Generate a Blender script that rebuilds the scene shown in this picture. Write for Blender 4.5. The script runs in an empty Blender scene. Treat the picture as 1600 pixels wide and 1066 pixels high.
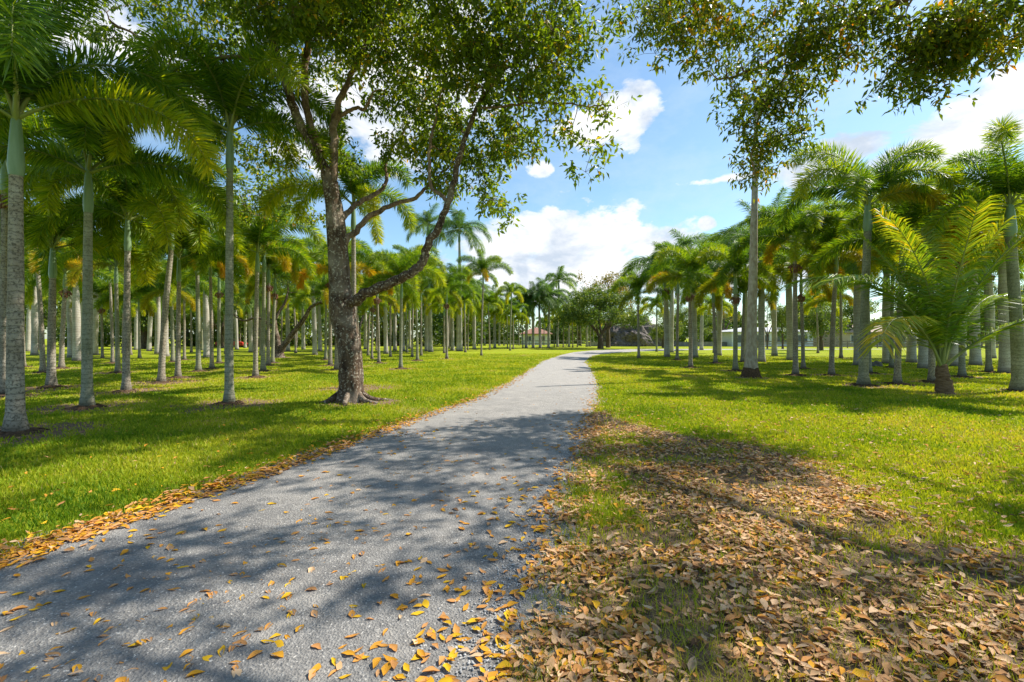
import bpy, math, random
import numpy as np
from mathutils import Matrix, Vector
random.seed(7)
RNG = np.random.default_rng(11)
S = bpy.context.scene
COL = S.collection
F = 711.1; HZ = 528.0; CH = 1.6
PI = math.pi
SUN_AZ = math.atan2(0.925, 0.38)      # from +Y towards +X
SUN_EL = math.radians(49)

# ---------------------------------------------------------------- helpers
def G(px, py):
    d = CH * F / (py - HZ)
    return ((px - 800) / F * d, d)
def P3(px, py, d):
    return np.array([(px - 800) / F * d, d, CH + (HZ - py) / F * d])

def vnoise(x, y, seed=0):
    xi = np.floor(x).astype(np.int64); yi = np.floor(y).astype(np.int64)
    xf = x - xi; yf = y - yi
    xf = xf * xf * (3 - 2 * xf); yf = yf * yf * (3 - 2 * yf)
    def h(a, b):
        n = (a * 374761393 + b * 668265263 + seed * 974634777) & 0x7fffffff
        n = ((n ^ (n >> 13)) * 1274126177) & 0x7fffffff
        return ((n ^ (n >> 16)) & 0xffff) / 65535.0
    return (h(xi, yi) * (1 - xf) + h(xi + 1, yi) * xf) * (1 - yf) + (h(xi, yi + 1) * (1 - xf) + h(xi + 1, yi + 1) * xf) * yf
def fbm(x, y, seed=0, octv=4):
    s = 0; a = .5; t = 0
    for i in range(octv):
        s = s + a * vnoise(x * 2 ** i, y * 2 ** i, seed + i * 17); t += a; a *= .5
    return s / t

class MB:
    """collects vertices, faces, material indices and a tint value"""
    def __init__(s): s.V = []; s.n = 0; s.L = []; s.C = []; s.M = []; s.T = []
    def add(s, V, faces, mat=0, tint=0.5):
        V = np.asarray(V, dtype=np.float32).reshape(-1, 3)
        faces = np.asarray(faces, dtype=np.int32)
        s.V.append(V); s.L.append((faces + s.n).ravel()); s.C.append(np.full(len(faces), faces.shape[1], np.int32))
        s.M.append(np.full(len(faces), mat, np.int32))
        t = np.asarray(tint, dtype=np.float32)
        s.T.append(np.broadcast_to(t, (len(V),)) if t.ndim == 0 else t)
        s.n += len(V)
    def box(s, c, d, rz=0, mat=0, tint=.5, rx=0):
        x, y, z = [v / 2 for v in d]
        V = np.array([[-x,-y,-z],[x,-y,-z],[x,y,-z],[-x,y,-z],[-x,-y,z],[x,-y,z],[x,y,z],[-x,y,z]])
        if rx:
            cx, sx = math.cos(rx), math.sin(rx); V = V @ np.array([[1,0,0],[0,cx,sx],[0,-sx,cx]])
        cz, sz = math.cos(rz), math.sin(rz)
        V = V @ np.array([[cz, sz, 0], [-sz, cz, 0], [0, 0, 1]]) + np.array(c)
        s.add(V, [[0,3,2,1],[4,5,6,7],[0,1,5,4],[1,2,6,5],[2,3,7,6],[3,0,4,7]], mat, tint)
    def tube(s, pts, rad, seg=8, mat=0, tint=.5, lump=0, cap=True, flute=None):
        pts = np.asarray(pts, dtype=float); n = len(pts); rad = np.broadcast_to(np.asarray(rad, float), (n,))
        T = np.gradient(pts, axis=0); T /= np.linalg.norm(T, axis=1)[:, None] + 1e-9
        up = np.array([0, 1.0, 0.05]) if abs(T[0][2]) > .7 else np.array([0, 0, 1.0])
        V = []; a = np.linspace(0, 2 * PI, seg, endpoint=False)
        A = np.cross(T[0], up); A /= np.linalg.norm(A)
        for i in range(n):
            A = A - T[i] * A.dot(T[i]); A /= np.linalg.norm(A); B = np.cross(T[i], A)
            r = np.full(seg, rad[i])
            if lump: r = r * (1 + lump * (vnoise(a * 1.3 + 9, np.full(seg, i * .45), 5) - .5) * 2)
            if flute is not None: r = r * (1 + flute[i] * (np.cos(a * 5 + .6) * .6 + np.cos(a * 3 + 2) * .4))
            V.append(pts[i] + np.outer(np.cos(a) * r, A) + np.outer(np.sin(a) * r, B))
        V = np.concatenate(V)
        i, j = np.meshgrid(np.arange(n - 1), np.arange(seg), indexing='ij')
        q = np.stack([i * seg + j, i * seg + (j + 1) % seg, (i + 1) * seg + (j + 1) % seg, (i + 1) * seg + j], -1).reshape(-1, 4)
        s.add(V, q, mat, tint)
        if cap:
            V2 = np.concatenate([V[-seg:], pts[-1:] + T[-1:] * rad[-1] * .3])
            s.add(V2, [[k, (k + 1) % seg, seg] for k in range(seg)], mat, tint)
    def mesh(s, name, mats, smooth=True):
        me = bpy.data.meshes.new(name)
        V = np.concatenate(s.V); L = np.concatenate(s.L); C = np.concatenate(s.C)
        me.vertices.add(len(V)); me.vertices.foreach_set('co', V.ravel())
        me.loops.add(len(L)); me.loops.foreach_set('vertex_index', L)
        me.polygons.add(len(C)); st = np.concatenate([[0], np.cumsum(C)[:-1]]).astype(np.int32)
        me.polygons.foreach_set('loop_start', st); me.polygons.foreach_set('loop_total', C)
        me.polygons.foreach_set('material_index', np.concatenate(s.M))
        me.polygons.foreach_set('use_smooth', np.full(len(C), smooth))
        at = me.attributes.new('tint', 'FLOAT', 'POINT'); at.data.foreach_set('value', np.concatenate(s.T).astype(np.float32))
        for m in (mats if isinstance(mats, (list, tuple)) else [mats]): me.materials.append(m)
        me.update(calc_edges=True); me.validate()
        return me

def link(name, me, parent=None, loc=None, rot=None, scl=None):
    o = bpy.data.objects.new(name, me); COL.objects.link(o)
    if parent: o.parent = parent
    if loc is not None: o.location = [float(v) for v in loc]
    if rot is not None: o.rotation_euler = [float(v) for v in rot]
    if scl is not None: o.scale = [float(scl)] * 3 if np.isscalar(scl) else [float(v) for v in scl]
    return o
def tag(o, label=None, cat=None, group=None, kind=None):
    if label: o['label'] = label
    if cat: o['category'] = cat
    if group: o['group'] = group
    if kind: o['kind'] = kind
    return o
def spline(pts, k=5):
    pts = np.asarray(pts, float); n = len(pts)
    if n < 3: return np.linspace(pts[0], pts[-1], k + 1)
    out = []
    for i in range(n - 1):
        p0 = pts[max(i - 1, 0)]; p1 = pts[i]; p2 = pts[i + 1]; p3 = pts[min(i + 2, n - 1)]
        for t in np.arange(k) / k:
            out.append(.5 * ((2 * p1) + (-p0 + p2) * t + (2 * p0 - 5 * p1 + 4 * p2 - p3) * t * t + (-p0 + 3 * p1 - 3 * p2 + p3) * t ** 3))
    out.append(pts[-1]); return np.array(out)

# ---------------------------------------------------------------- materials
class NT:
    def __init__(s, name):
        s.m = bpy.data.materials.new(name); s.m.use_nodes = True; s.t = s.m.node_tree; s.t.nodes.clear()
        s.out = s.n('ShaderNodeOutputMaterial')
    def n(s, typ, **kw):
        nd = s.t.nodes.new(typ)
        for k, v in kw.items():
            if k.startswith('i_'):
                nd.inputs[int(k[2:]) if k[2:].isdigit() else k[2:].replace('_', ' ')].default_value = v
            else: setattr(nd, k, v)
        return nd
    def l(s, a, b): s.t.links.new(a, b)
    def ramp(s, fac, stops, interp='LINEAR'):
        r = s.n('ShaderNodeValToRGB'); r.color_ramp.interpolation = interp
        while len(r.color_ramp.elements) > 1: r.color_ramp.elements.remove(r.color_ramp.elements[-1])
        for i, (p, c) in enumerate(stops):
            e = r.color_ramp.elements[0] if i == 0 else r.color_ramp.elements.new(p)
            e.position = p; e.color = (c, c, c, 1) if np.isscalar(c) else (*c, 1)
        s.l(fac, r.inputs[0]); return r.outputs[0]
    def noise(s, scale, detail=4, rough=.55, vec=None, dist=0):
        n = s.n('ShaderNodeTexNoise'); n.inputs['Scale'].default_value = scale; n.inputs['Detail'].default_value = detail
        n.inputs['Roughness'].default_value = rough; n.inputs['Distortion'].default_value = dist
        if vec is not None: s.l(vec, n.inputs['Vector'])
        return n.outputs[0]
    def mix(s, fac, a, b, typ='MIX'):
        m = s.n('ShaderNodeMix', data_type='RGBA', blend_type=typ)
        for sock, v in ((m.inputs[0], fac), (m.inputs[6], a), (m.inputs[7], b)):
            if isinstance(v, bpy.types.NodeSocket): s.l(v, sock)
            elif np.isscalar(v): sock.default_value = v
            else: sock.default_value = (*v, 1)
        return m.outputs[2]
    def math(s, op, a, b=0.0, clamp=False):
        m = s.n('ShaderNodeMath', operation=op); m.use_clamp = clamp
        for k, v in enumerate((a, b)):
            if isinstance(v, bpy.types.NodeSocket): s.l(v, m.inputs[k])
            else: m.inputs[k].default_value = v
        return m.outputs[0]
    def bump(s, h, strength=.5, dist=.02):
        b = s.n('ShaderNodeBump'); b.inputs['Strength'].default_value = strength; b.inputs['Distance'].default_value = dist
        s.l(h, b.inputs['Height']); return b.outputs[0]
    def coord(s): return s.n('ShaderNodeTexCoord').outputs['Object']
    def principled(s, col, rough=.7, spec=.3, normal=None):
        p = s.n('ShaderNodeBsdfPrincipled')
        if isinstance(col, bpy.types.NodeSocket): s.l(col, p.inputs['Base Color'])
        else: p.inputs['Base Color'].default_value = (*col, 1)
        if isinstance(rough, bpy.types.NodeSocket): s.l(rough, p.inputs['Roughness'])
        else: p.inputs['Roughness'].default_value = rough
        p.inputs['Specular IOR Level'].default_value = spec
        if normal is not None: s.l(normal, p.inputs['Normal'])
        return p
    def finish(s, sh): s.l(sh, s.out.inputs['Surface']); return s.m

def leafmat(name, stops, trans=.4, tcol=(1.5, 1.35, .5), rough=.42, spec=.35, objvar=.35, noisevar=None):
    n = NT(name)
    a = n.n('ShaderNodeAttribute', attribute_name='tint').outputs['Fac']
    if objvar:
        r = n.n('ShaderNodeObjectInfo').outputs['Random']
        a = n.math('ADD', a, n.math('MULTIPLY', n.math('SUBTRACT', r, .5), objvar))
    if noisevar:
        nz = n.noise(noisevar, 2, .5, n.coord()); a = n.math('ADD', a, n.math('MULTIPLY', n.math('SUBTRACT', nz, .5), .9))
    c = n.ramp(a, stops)
    p = n.principled(c, rough, spec)
    t = n.n('ShaderNodeBsdfTranslucent'); n.l(n.mix(1.0, c, tcol, 'MULTIPLY'), t.inputs[0])
    m = n.n('ShaderNodeMixShader'); m.inputs[0].default_value = trans
    n.l(p.outputs[0], m.inputs[1]); n.l(t.outputs[0], m.inputs[2])
    return n.finish(m.outputs[0])

M_fox = leafmat('foxtail_leaf', [(0, (.03, .085, .012)), (.35, (.085, .18, .012)), (.65, (.23, .31, .012)), (1, (.42, .40, .015))], .5, (2.1, 1.8, .5))
M_foxold = leafmat('foxtail_old_leaf', [(0, (.10, .19, .012)), (.42, (.26, .31, .014)), (.72, (.50, .42, .02)), (1, (.58, .30, .02))], .5, (1.3, 1.1, .5))
M_royal = leafmat('royal_leaf', [(0, (.04, .095, .022)), (.5, (.09, .18, .028)), (1, (.22, .30, .035))], .5, (1.9, 1.7, .6))
M_coco = leafmat('coconut_leaf', [(0, (.07, .16, .02)), (.5, (.15, .27, .02)), (.85, (.34, .36, .02)), (1, (.62, .42, .02))], .4, (1.9, 1.6, .5), .35, .5, 0.1)
M_bl = leafmat('shade_tree_leaf', [(0, (.032, .07, .010)), (.55, (.11, .18, .014)), (.85, (.24, .28, .02)), (1, (.38, .24, .02))], .52, (2.2, 1.9, .5), .4, .4, 0)
M_bl2 = leafmat('overhang_leaf', [(0, (.035, .07, .012)), (.5, (.11, .17, .014)), (.72, (.24, .22, .02)), (1, (.48, .20, .025))], .48, (2.0, 1.7, .5), .4, .4, 0)
M_far = leafmat('background_leaf', [(0, (.035, .075, .016)), (.5, (.09, .155, .024)), (1, (.26, .29, .05))], .42, (1.9, 1.7, .6), .5, .3, .3)
M_fargold = leafmat('golden_background_leaf', [(0, (.09, .12, .02)), (.5, (.20, .20, .03)), (1, (.40, .24, .04))], .35, (1.6, 1.4, .6), .5, .3, .2)

def ringmat(name, pale, dark, warm, ringscale, lichen):
    n = NT(name); co = n.coord()
    sx = n.n('ShaderNodeSeparateXYZ'); n.l(co, sx.inputs[0])
    nz = n.noise(3.0, 3, .5, co)
    z = n.math('ADD', n.math('MULTIPLY', sx.outputs[2], ringscale), n.math('MULTIPLY', nz, 1.5))
    fr = n.math('FRACT', z)
    ring = n.ramp(fr, [(0, 0.0), (.08, 1.0), (.75, .85), (.93, .45), (1, 0.0)])
    big = n.noise(1.6, 4, .6, co)
    fine = n.noise(26, 5, .7, co)
    c = n.mix(n.ramp(big, [(.35, 0.0), (.68, 1.0)]), pale, warm)
    c = n.mix(n.ramp(fine, [(.50, 0.0), (.60, lichen)]), c, dark)
    c = n.mix(n.math('MULTIPLY', n.math('SUBTRACT', 1.0, ring), .62), c, dark)
    # darker brown towards the foot of the stem
    low = n.ramp(sx.outputs[2], [(.02, 1.0), (.10, .75), (.3, 0.0)])
    c = n.mix(n.math('MULTIPLY', low, .8), c, (.05, .042, .032))
    h = n.math('ADD', n.math('MULTIPLY', ring, .6), n.math('MULTIPLY', fine, .6))
    return n.finish(n.principled(c, .85, .15, n.bump(h, .7, .012)).outputs[0])
M_foxtrunk = ringmat('foxtail_trunk', (.41, .375, .31), (.10, .085, .065), (.24, .185, .125), 9, .9)
M_foxdark = ringmat('foxtail_trunk_green', (.36, .35, .27), (.12, .12, .07), (.19, .19, .11), 9, .7)
M_royaltrunk = ringmat('royal_trunk', (.55, .52, .455), (.20, .175, .145), (.35, .31, .25), 6, .55)
def simple(name, c1, c2, scale, rough=.7, spec=.3, bump=.3, bd=.01, st=(1, 1, 1), detail=5):
    n = NT(name); co = n.coord(); mp = n.n('ShaderNodeMapping'); mp.inputs['Scale'].default_value = st; n.l(co, mp.inputs[0])
    nz = n.noise(scale, detail, .6, mp.outputs[0])
    return n.finish(n.principled(n.mix(n.ramp(nz, [(.3, 0.0), (.7, 1.0)]), c1, c2), rough, spec, n.bump(nz, bump, bd)).outputs[0])
M_shaft = simple('crownshaft_green', (.13, .21, .10), (.22, .30, .17), 2.5, .4, .4, .1, .01, (4, 4, .6))
M_rachis = simple('leaf_stalk', (.16, .22, .05), (.26, .27, .09), 3, .5, .3)
M_fruit = simple('fruit', (.10, .04, .03), (.26, .12, .07), 9, .6, .3, .6, .03)
M_mulch = simple('root_mound', (.045, .03, .02), (.16, .10, .06), 22, .95, .1, 1.0, .04)
M_cocotrunk = simple('coconut_trunk', (.10, .055, .03), (.30, .20, .12), 7, .9, .1, 1.0, .05, (1, 1, 4))

def barkmat(name, dark, mid, pale, spots=.6):
    n = NT(name); co = n.coord(); mp = n.n('ShaderNodeMapping'); mp.inputs['Scale'].default_value = (1, 1, .28); n.l(co, mp.inputs[0])
    a = n.noise(9, 6, .65, mp.outputs[0], .6); b = n.noise(17, 4, .6, co); big = n.noise(1.7, 3, .5, co)
    c = n.mix(n.ramp(a, [(.35, 0.0), (.62, 1.0)]), dark, mid)
    c = n.mix(n.math('MULTIPLY', n.ramp(b, [(.56, 0.0), (.62, 1.0)]), spots), c, pale)
    c = n.mix(n.ramp(big, [(.5, 0.0), (.75, .55)]), c, pale)
    h = n.math('ADD', a, n.math('MULTIPLY', b, .4))
    return n.finish(n.principled(c, .9, .15, n.bump(h, 1.0, .05)).outputs[0])
M_bark = barkmat('rough_bark', (.035, .022, .015), (.145, .095, .062), (.46, .40, .32), .75)
M_barklimb = barkmat('limb_bark', (.09, .055, .036), (.26, .17, .115), (.48, .39, .30), .35)
M_barkfar = barkmat('far_bark', (.06, .045, .035), (.16, .12, .09), (.24, .20, .16), .2)

def ground_mat():
    n = NT('lawn_ground'); co = n.coord()
    s = n.n('ShaderNodeAttribute', attribute_name='tint').outputs['Fac']
    n1 = n.noise(1.1, 5, .6, co); n2 = n.noise(14, 5, .7, co); n3 = n.noise(70, 3, .7, co); n4 = n.noise(.12, 3, .5, co)
    g = n.mix(n.ramp(n2, [(.3, 0.0), (.7, 1.0)]), (.17, .24, .008), (.33, .38, .012))
    g = n.mix(n.ramp(n1, [(.45, 0.0), (.75, .55)]), g, (.33, .31, .03))
    g = n.mix(n.ramp(n4, [(.42, 0.0), (.62, .5)]), g, (.26, .27, .02))
    d = n.mix(n.ramp(n2, [(.35, 0.0), (.65, 1.0)]), (.11, .07, .045), (.30, .20, .12))
    d = n.mix(n.ramp(n3, [(.5, 0.0), (.65, .7)]), d, (.40, .29, .18))
    f = n.math('ADD', s, n.math('MULTIPLY', n.math('SUBTRACT', n2, .5), .8))
    c = n.mix(n.ramp(f, [(.35, 0.0), (.65, 1.0)]), g, d)
    return n.finish(n.principled(c, .95, .1, n.bump(n.math('ADD', n2, n3), .9, .03)).outputs[0])
M_ground = ground_mat()
def road_mat():
    n = NT('worn_asphalt'); co = n.coord()
    v = n.n('ShaderNodeTexVoronoi'); v.inputs['Scale'].default_value = 75; n.l(co, v.inputs[0])
    fine = n.noise(160, 3, .7, co); mid = n.noise(6, 5, .6, co); big = n.noise(.7, 4, .6, co)
    c = n.ramp(v.outputs['Color'], [(0, (.15, .142, .13)), (.5, (.26, .242, .22)), (.85, (.35, .335, .31)), (1, (.56, .53, .48))])
    c = n.mix(n.ramp(fine, [(.35, .6), (.6, 0.0)]), c, (.10, .10, .105))
    c = n.mix(n.ramp(mid, [(.4, 0.0), (.8, .6)]), c, (.36, .34, .31))
    c = n.mix(n.ramp(big, [(.35, .45), (.6, 0.0)]), c, (.19, .19, .19))
    pt = n.noise(2.1, 6, .68, co, .8); c = n.mix(n.ramp(pt, [(.50, 0.0), (.58, .55), (.9, .7)]), c, (.15, .145, .14))
    sp = n.noise(48, 2, .6, co); c = n.mix(n.ramp(sp, [(.64, 0.0), (.68, .8)]), c, (.62, .59, .54))
    pt2 = n.noise(1.3, 5, .6, co, .5); c = n.mix(n.ramp(pt2, [(.55, 0.0), (.7, .6)]), c, (.42, .385, .34))
    sx = n.n('ShaderNodeAttribute', attribute_name='tint').outputs['Fac']   # paler with distance along the road
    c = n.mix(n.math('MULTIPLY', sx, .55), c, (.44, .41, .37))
    h = n.math('ADD', n.math('MULTIPLY', v.outputs['Distance'], 1.0), n.math('MULTIPLY', fine, .8))
    return n.finish(n.principled(c, .88, .25, n.bump(h, .8, .012)).outputs[0])
M_road = road_mat()
M_blade = leafmat('grass_blade', [(0, (.09, .19, .006)), (.35, (.235, .32, .014)), (.7, (.42, .44, .028)), (.86, (.50, .44, .06)), (1, (.50, .38, .17))], .42, (1.35, 1.25, .4), .6, .2, 0)
M_litter = leafmat('dry_leaf', [(0, (.62, .38, .02)), (.22, (.58, .27, .03)), (.42, (.52, .25, .09)), (.60, (.50, .30, .15)), (.80, (.66, .46, .28)), (.93, (.44, .26, .14)), (1, (.13, .07, .035))], .12, (1.1, .9, .5), .75, .1, 0)
M_stone = simple('pebble', (.24, .24, .24), (.55, .53, .50), 12, .85, .2)
M_boulder = simple('boulder', (.09, .085, .08), (.25, .235, .21), 6, .9, .2, 1, .05)
M_moundrock = simple('quarry_mound', (.07, .062, .06), (.26, .22, .20), 2.2, .95, .1, 1, .5)
M_wood = simple('weathered_rail', (.16, .13, .11), (.30, .25, .21), 6, .85, .2)
M_greywall = simple('concrete', (.20, .195, .18), (.32, .31, .29), 2, .85, .2)
M_white = simple('white_wall', (.68, .69, .68), (.80, .80, .78), 1, .7, .3)
M_tan = simple('tan_wall', (.50, .40, .26), (.60, .50, .35), 1, .8, .2)
M_terra = simple('terracotta_roof', (.24, .12, .085), (.36, .20, .15), 5, .8, .2, .6, .05, (4, .6, 1))
M_tileroof = simple('pale_tile_roof', (.34, .26, .21), (.50, .40, .34), 5, .8, .2, .6, .05, (5, .6, 1))
M_greyroof = simple('grey_roof', (.42, .43, .44), (.55, .55, .55), 4, .7, .3)
M_glass = simple('window_glass', (.03, .05, .06), (.08, .11, .13), 1, .1, .6, 0)
M_red = simple('red_paint', (.45, .03, .025), (.52, .05, .035), 1, .35, .5, 0)
M_yellow = simple('yellow_paint', (.60, .38, .02), (.66, .44, .03), 1, .45, .4, 0)
M_rubber = simple('tyre_rubber', (.02, .02, .02), (.04, .04, .04), 5, .8, .3)
M_chrome = simple('rim_metal', (.4, .4, .4), (.5, .5, .5), 5, .4, .5)

# ---------------------------------------------------------------- road and ground
RL = np.array([(-6,-5.9),(0,-4.5),(3.23,-3.66),(4,-3.40),(5.24,-2.95),(8.6,-1.94),(12.1,-.85),(15.8,-.05),(21.9,.9),(30.8,2.2),(42,4.6),(50,6.9),(57,10),(63,15.5),(68,23),(72,36),(75,70)])
RR = np.array([(-6,-2.6),(0,-.7),(2.1,-.06),(3.23,.16),(5.24,.63),(8.6,1.42),(12.4,2.25),(18.3,3.25),(24,4.0),(30.8,4.85),(40,6.9),(48,10.2),(54,15),(58.5,22),(62,36),(65,70)])
def xl(y): return np.interp(y, RL[:, 0], RL[:, 1])
def xr(y): return np.interp(y, RR[:, 0], RR[:, 1])
def road_in(X, Y):
    """positive inside the road (metres from the nearest edge)"""
    n = (fbm(X * 1.7, Y * 1.7, 3) - .5) * .28 + (fbm(X * 6, Y * 6, 5, 2) - .5) * .12
    d = np.minimum(X - xl(Y), xr(Y) - X)
    return np.where(Y < 76, d + n * (Y < 45), -9)
# right-hand leaf-litter area (ground outline)
LIT = np.array([G(925, 632), G(985, 655), G(1040, 672), G(1110, 684), G(1180, 690), G(1260, 715), G(1330, 745), G(1420, 790), G(1500, 830), G(1600, 870), (5.2, 2.2), (7, 1.0), (7, -2), (-3, -2)])
def poly_sd(X, Y, poly):
    X = np.asarray(X, float); Y = np.asarray(Y, float)
    inside = np.zeros(X.shape, bool); best = np.full(X.shape, 1e9)
    n = len(poly)
    for i in range(n):
        x1, y1 = poly[i]; x2, y2 = poly[(i + 1) % n]
        c = ((y1 > Y) != (y2 > Y)) & (X < (x2 - x1) * (Y - y1) / (y2 - y1 + 1e-12) + x1)
        inside ^= c
        t = np.clip(((X - x1) * (x2 - x1) + (Y - y1) * (y2 - y1)) / ((x2 - x1) ** 2 + (y2 - y1) ** 2 + 1e-12), 0, 1)
        best = np.minimum(best, np.hypot(X - x1 - t * (x2 - x1), Y - y1 - t * (y2 - y1)))
    return np.where(inside, best, -best)
BASES = []          # (x, y, radius) of bare rings at trunks, filled before the ground is built
def litter_mask(X, Y):
    sd = poly_sd(X, Y, LIT) + (fbm(X * .9, Y * .9, 21) - .5) * 1.3
    return np.clip(sd / .5 + .3, 0, 1)
def soil_mask(X, Y):
    X = np.asarray(X, float); Y = np.asarray(Y, float)
    lm = litter_mask(X, Y)
    patch = fbm(X * 1.1, Y * 1.1, 33)
    s = lm * np.clip(1.0 - 1.6 * np.clip(patch - .60, 0, 1) * 3, .35, 1)
    e = -road_in(X, Y)
    s = np.maximum(s, np.clip(1 - (e - .02) / .26, 0, 1) * (Y < 50) * .9)
    for bx, by, r in BASES:
        dx = np.hypot((X - bx), (Y - by)) / r
        s = np.maximum(s, np.clip(1.35 - dx + (fbm(X * 2, Y * 2, 8) - .5) * 1.1, 0, 1))
    far = np.clip(fbm(X * .5 + 7, Y * .5, 44) - .66, 0, 1) * 3
    return np.clip(np.maximum(s, far), 0, 1)
def hground(X, Y):
    h = (fbm(X * .8, Y * .8, 2, 3) - .5) * .05 + .012
    r = road_in(X, Y)
    t = np.clip((r + .12) / .2, 0, 1)
    return h * (1 - t) + (-.035) * t

# ---------------------------------------------------------------- fronds
def leaflet_strip(mb, B, D, Lg, W, Wd, droop, mat, tint):
    """B base, D dir, W width vector dir, Lg length, Wd width arrays"""
    n = len(B); Lg = Lg[:, None]; Wd = Wd[:, None]
    g = np.zeros_like(B); g[:, 2] = -1
    mid = B + D * Lg * .5 + g * Lg * droop * .22; tip = B + D * Lg * .97 + g * Lg * droop
    V = np.stack([B - W * Wd * .22, B + W * Wd * .22, mid + W * Wd * .5, mid - W * Wd * .5, tip], 1).reshape(-1, 3)
    o = np.arange(n)[:, None] * 5
    T = np.repeat(tint, 5)
    k = mb.n
    mb.add(V, np.concatenate([o, o + 1, o + 2, o + 3], 1), mat, T)
    mb.L.append((np.concatenate([o + 3, o + 2, o + 4], 1) + k).astype(np.int32).ravel()); mb.C.append(np.full(n, 3, np.int32)); mb.M.append(np.full(n, mat, np.int32))
def frond(mb, style, L, e0, bend, seed, M=None, side=0.0, tb=0.0):
    r = np.random.default_rng(seed)
    N = 40; s = np.linspace(0, 1, N); e = np.radians(e0 - bend * s ** 1.35)
    az = side * s ** 2
    dx = np.cos(e); dz = np.sin(e); ds = L / (N - 1)
    px = np.concatenate([[0], np.cumsum(dx * np.cos(az))[:-1]]) * ds; pz = np.concatenate([[0], np.cumsum(dz)[:-1]]) * ds
    py = np.concatenate([[0], np.cumsum(dx * np.sin(az))[:-1]]) * ds
    R = np.stack([px, py, pz], 1)
    mbl = MB()
    mbl.tube(R, np.interp(s, [0, .12, 1], [.035, .02, .004]) * (L / 2.5), 4, 1, .5, cap=False)
    if style == 'fox': n, k, l0, w0, a0, dr = 88, 8, .42, .023, 70, .12
    elif style == 'royal': n, k, l0, w0, a0, dr = 70, 5, .70, .034, 60, .40
    else: n, k, l0, w0, a0, dr = 104, 2, .80, .033, 58, .45
    t = np.repeat(np.linspace(.13 if style != 'coco' else .16, .995, n), k) + r.uniform(-.006, .006, n * k); t = np.clip(t, 0, .999)
    B = np.stack([np.interp(t, s, R[:, i]) for i in range(3)], 1)
    T = np.gradient(R, axis=0); T /= np.linalg.norm(T, axis=1)[:, None]
    T = np.stack([np.interp(t, s, T[:, i]) for i in range(3)], 1)
    Sd = np.cross(T, [0, 0, 1.0]); Sd /= np.linalg.norm(Sd, axis=1)[:, None] + 1e-6
    U = np.cross(Sd, T)
    j = np.tile(np.arange(k), n)
    if style == 'fox': phi = j / k * 2 * PI + r.uniform(-.5, .5, n * k)
    elif style == 'royal': phi = np.where(j % 2 == 0, 0, PI) + np.where(j < 2, .55, -.25) * np.where(j % 2 == 0, 1, -1) + r.uniform(-.25, .25, n * k)
    else: phi = np.where(j == 0, .28, PI - .28) + r.uniform(-.1, .1, n * k)
    Rd = np.cos(phi)[:, None] * Sd + np.sin(phi)[:, None] * U
    a = np.radians(a0 - 18 * t + r.uniform(-8, 8, n * k))[:, None]
    D = T * np.cos(a) + Rd * np.sin(a)
    prof = np.interp(t, [.13, .25, .55, .85, 1], [.55, 1, 1, .85, .6])
    Lg = l0 * (L / 2.6 if style != 'coco' else L / 3.6) * prof * r.uniform(.8, 1.12, n * k)
    W = T - (T * D).sum(1)[:, None] * D; W /= np.linalg.norm(W, axis=1)[:, None] + 1e-6
    tw = r.uniform(-.8, .8, n * k)[:, None]; W2 = np.cross(D, W); W = W * np.cos(tw) + W2 * np.sin(tw)
    tint = np.clip(.38 + tb + .35 * (t - .5) + r.normal(0, .13, n * k), 0, 1)
    leaflet_strip(mbl, B, D, Lg, W, w0 * r.uniform(.8, 1.2, n * k), dr, 0, tint)
    for i in range(len(mbl.V)):
        V = mbl.V[i]
        if M is not None: V = V @ np.array(M.to_3x3()).T + np.array(M.translation)
        mbl.V[i] = V.astype(np.float32)
    off = mb.n
    mb.V += mbl.V; mb.L += [x + off for x in mbl.L]; mb.C += mbl.C; mb.M += mbl.M; mb.T += mbl.T; mb.n += mbl.n
FOX = {'erect': (2.7, 80, 110), 'high': (2.8, 74, 158), 'mid': (2.85, 56, 160), 'low': (2.6, 26, 122), 'old': (2.3, 8, 100)}
ROY = {'erect': (3.4, 82, 65), 'high': (3.9, 60, 112), 'mid': (3.9, 34, 108), 'low': (3.6, 5, 88)}
FR = {}
for st, tab, m in (('fox', FOX, M_fox), ('royal', ROY, M_royal)):
    for nm, (L, e0, b) in tab.items():
        FR[st, nm] = []
        for v in range(3 if nm in ('high', 'mid') else 2):
            mb = MB(); frond(mb, st, L * (1 + .08 * v), e0 + 5 * v, b - 14 * v, 100 + v * 7 + len(FR), None, (v - 1) * .5, .1 * (nm == 'low'))
            mt = M_foxold if nm == 'old' else m
            FR[st, nm].append(mb.mesh(st + '_frond_' + nm, [mt, M_rachis]))
mb = MB(); frond(mb, 'fox', 2.45, 42, 140, 555, None, .4, .25); FR['fox', 'gold'] = [mb.mesh('fox_frond_gold', [M_foxold, M_rachis])]

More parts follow.
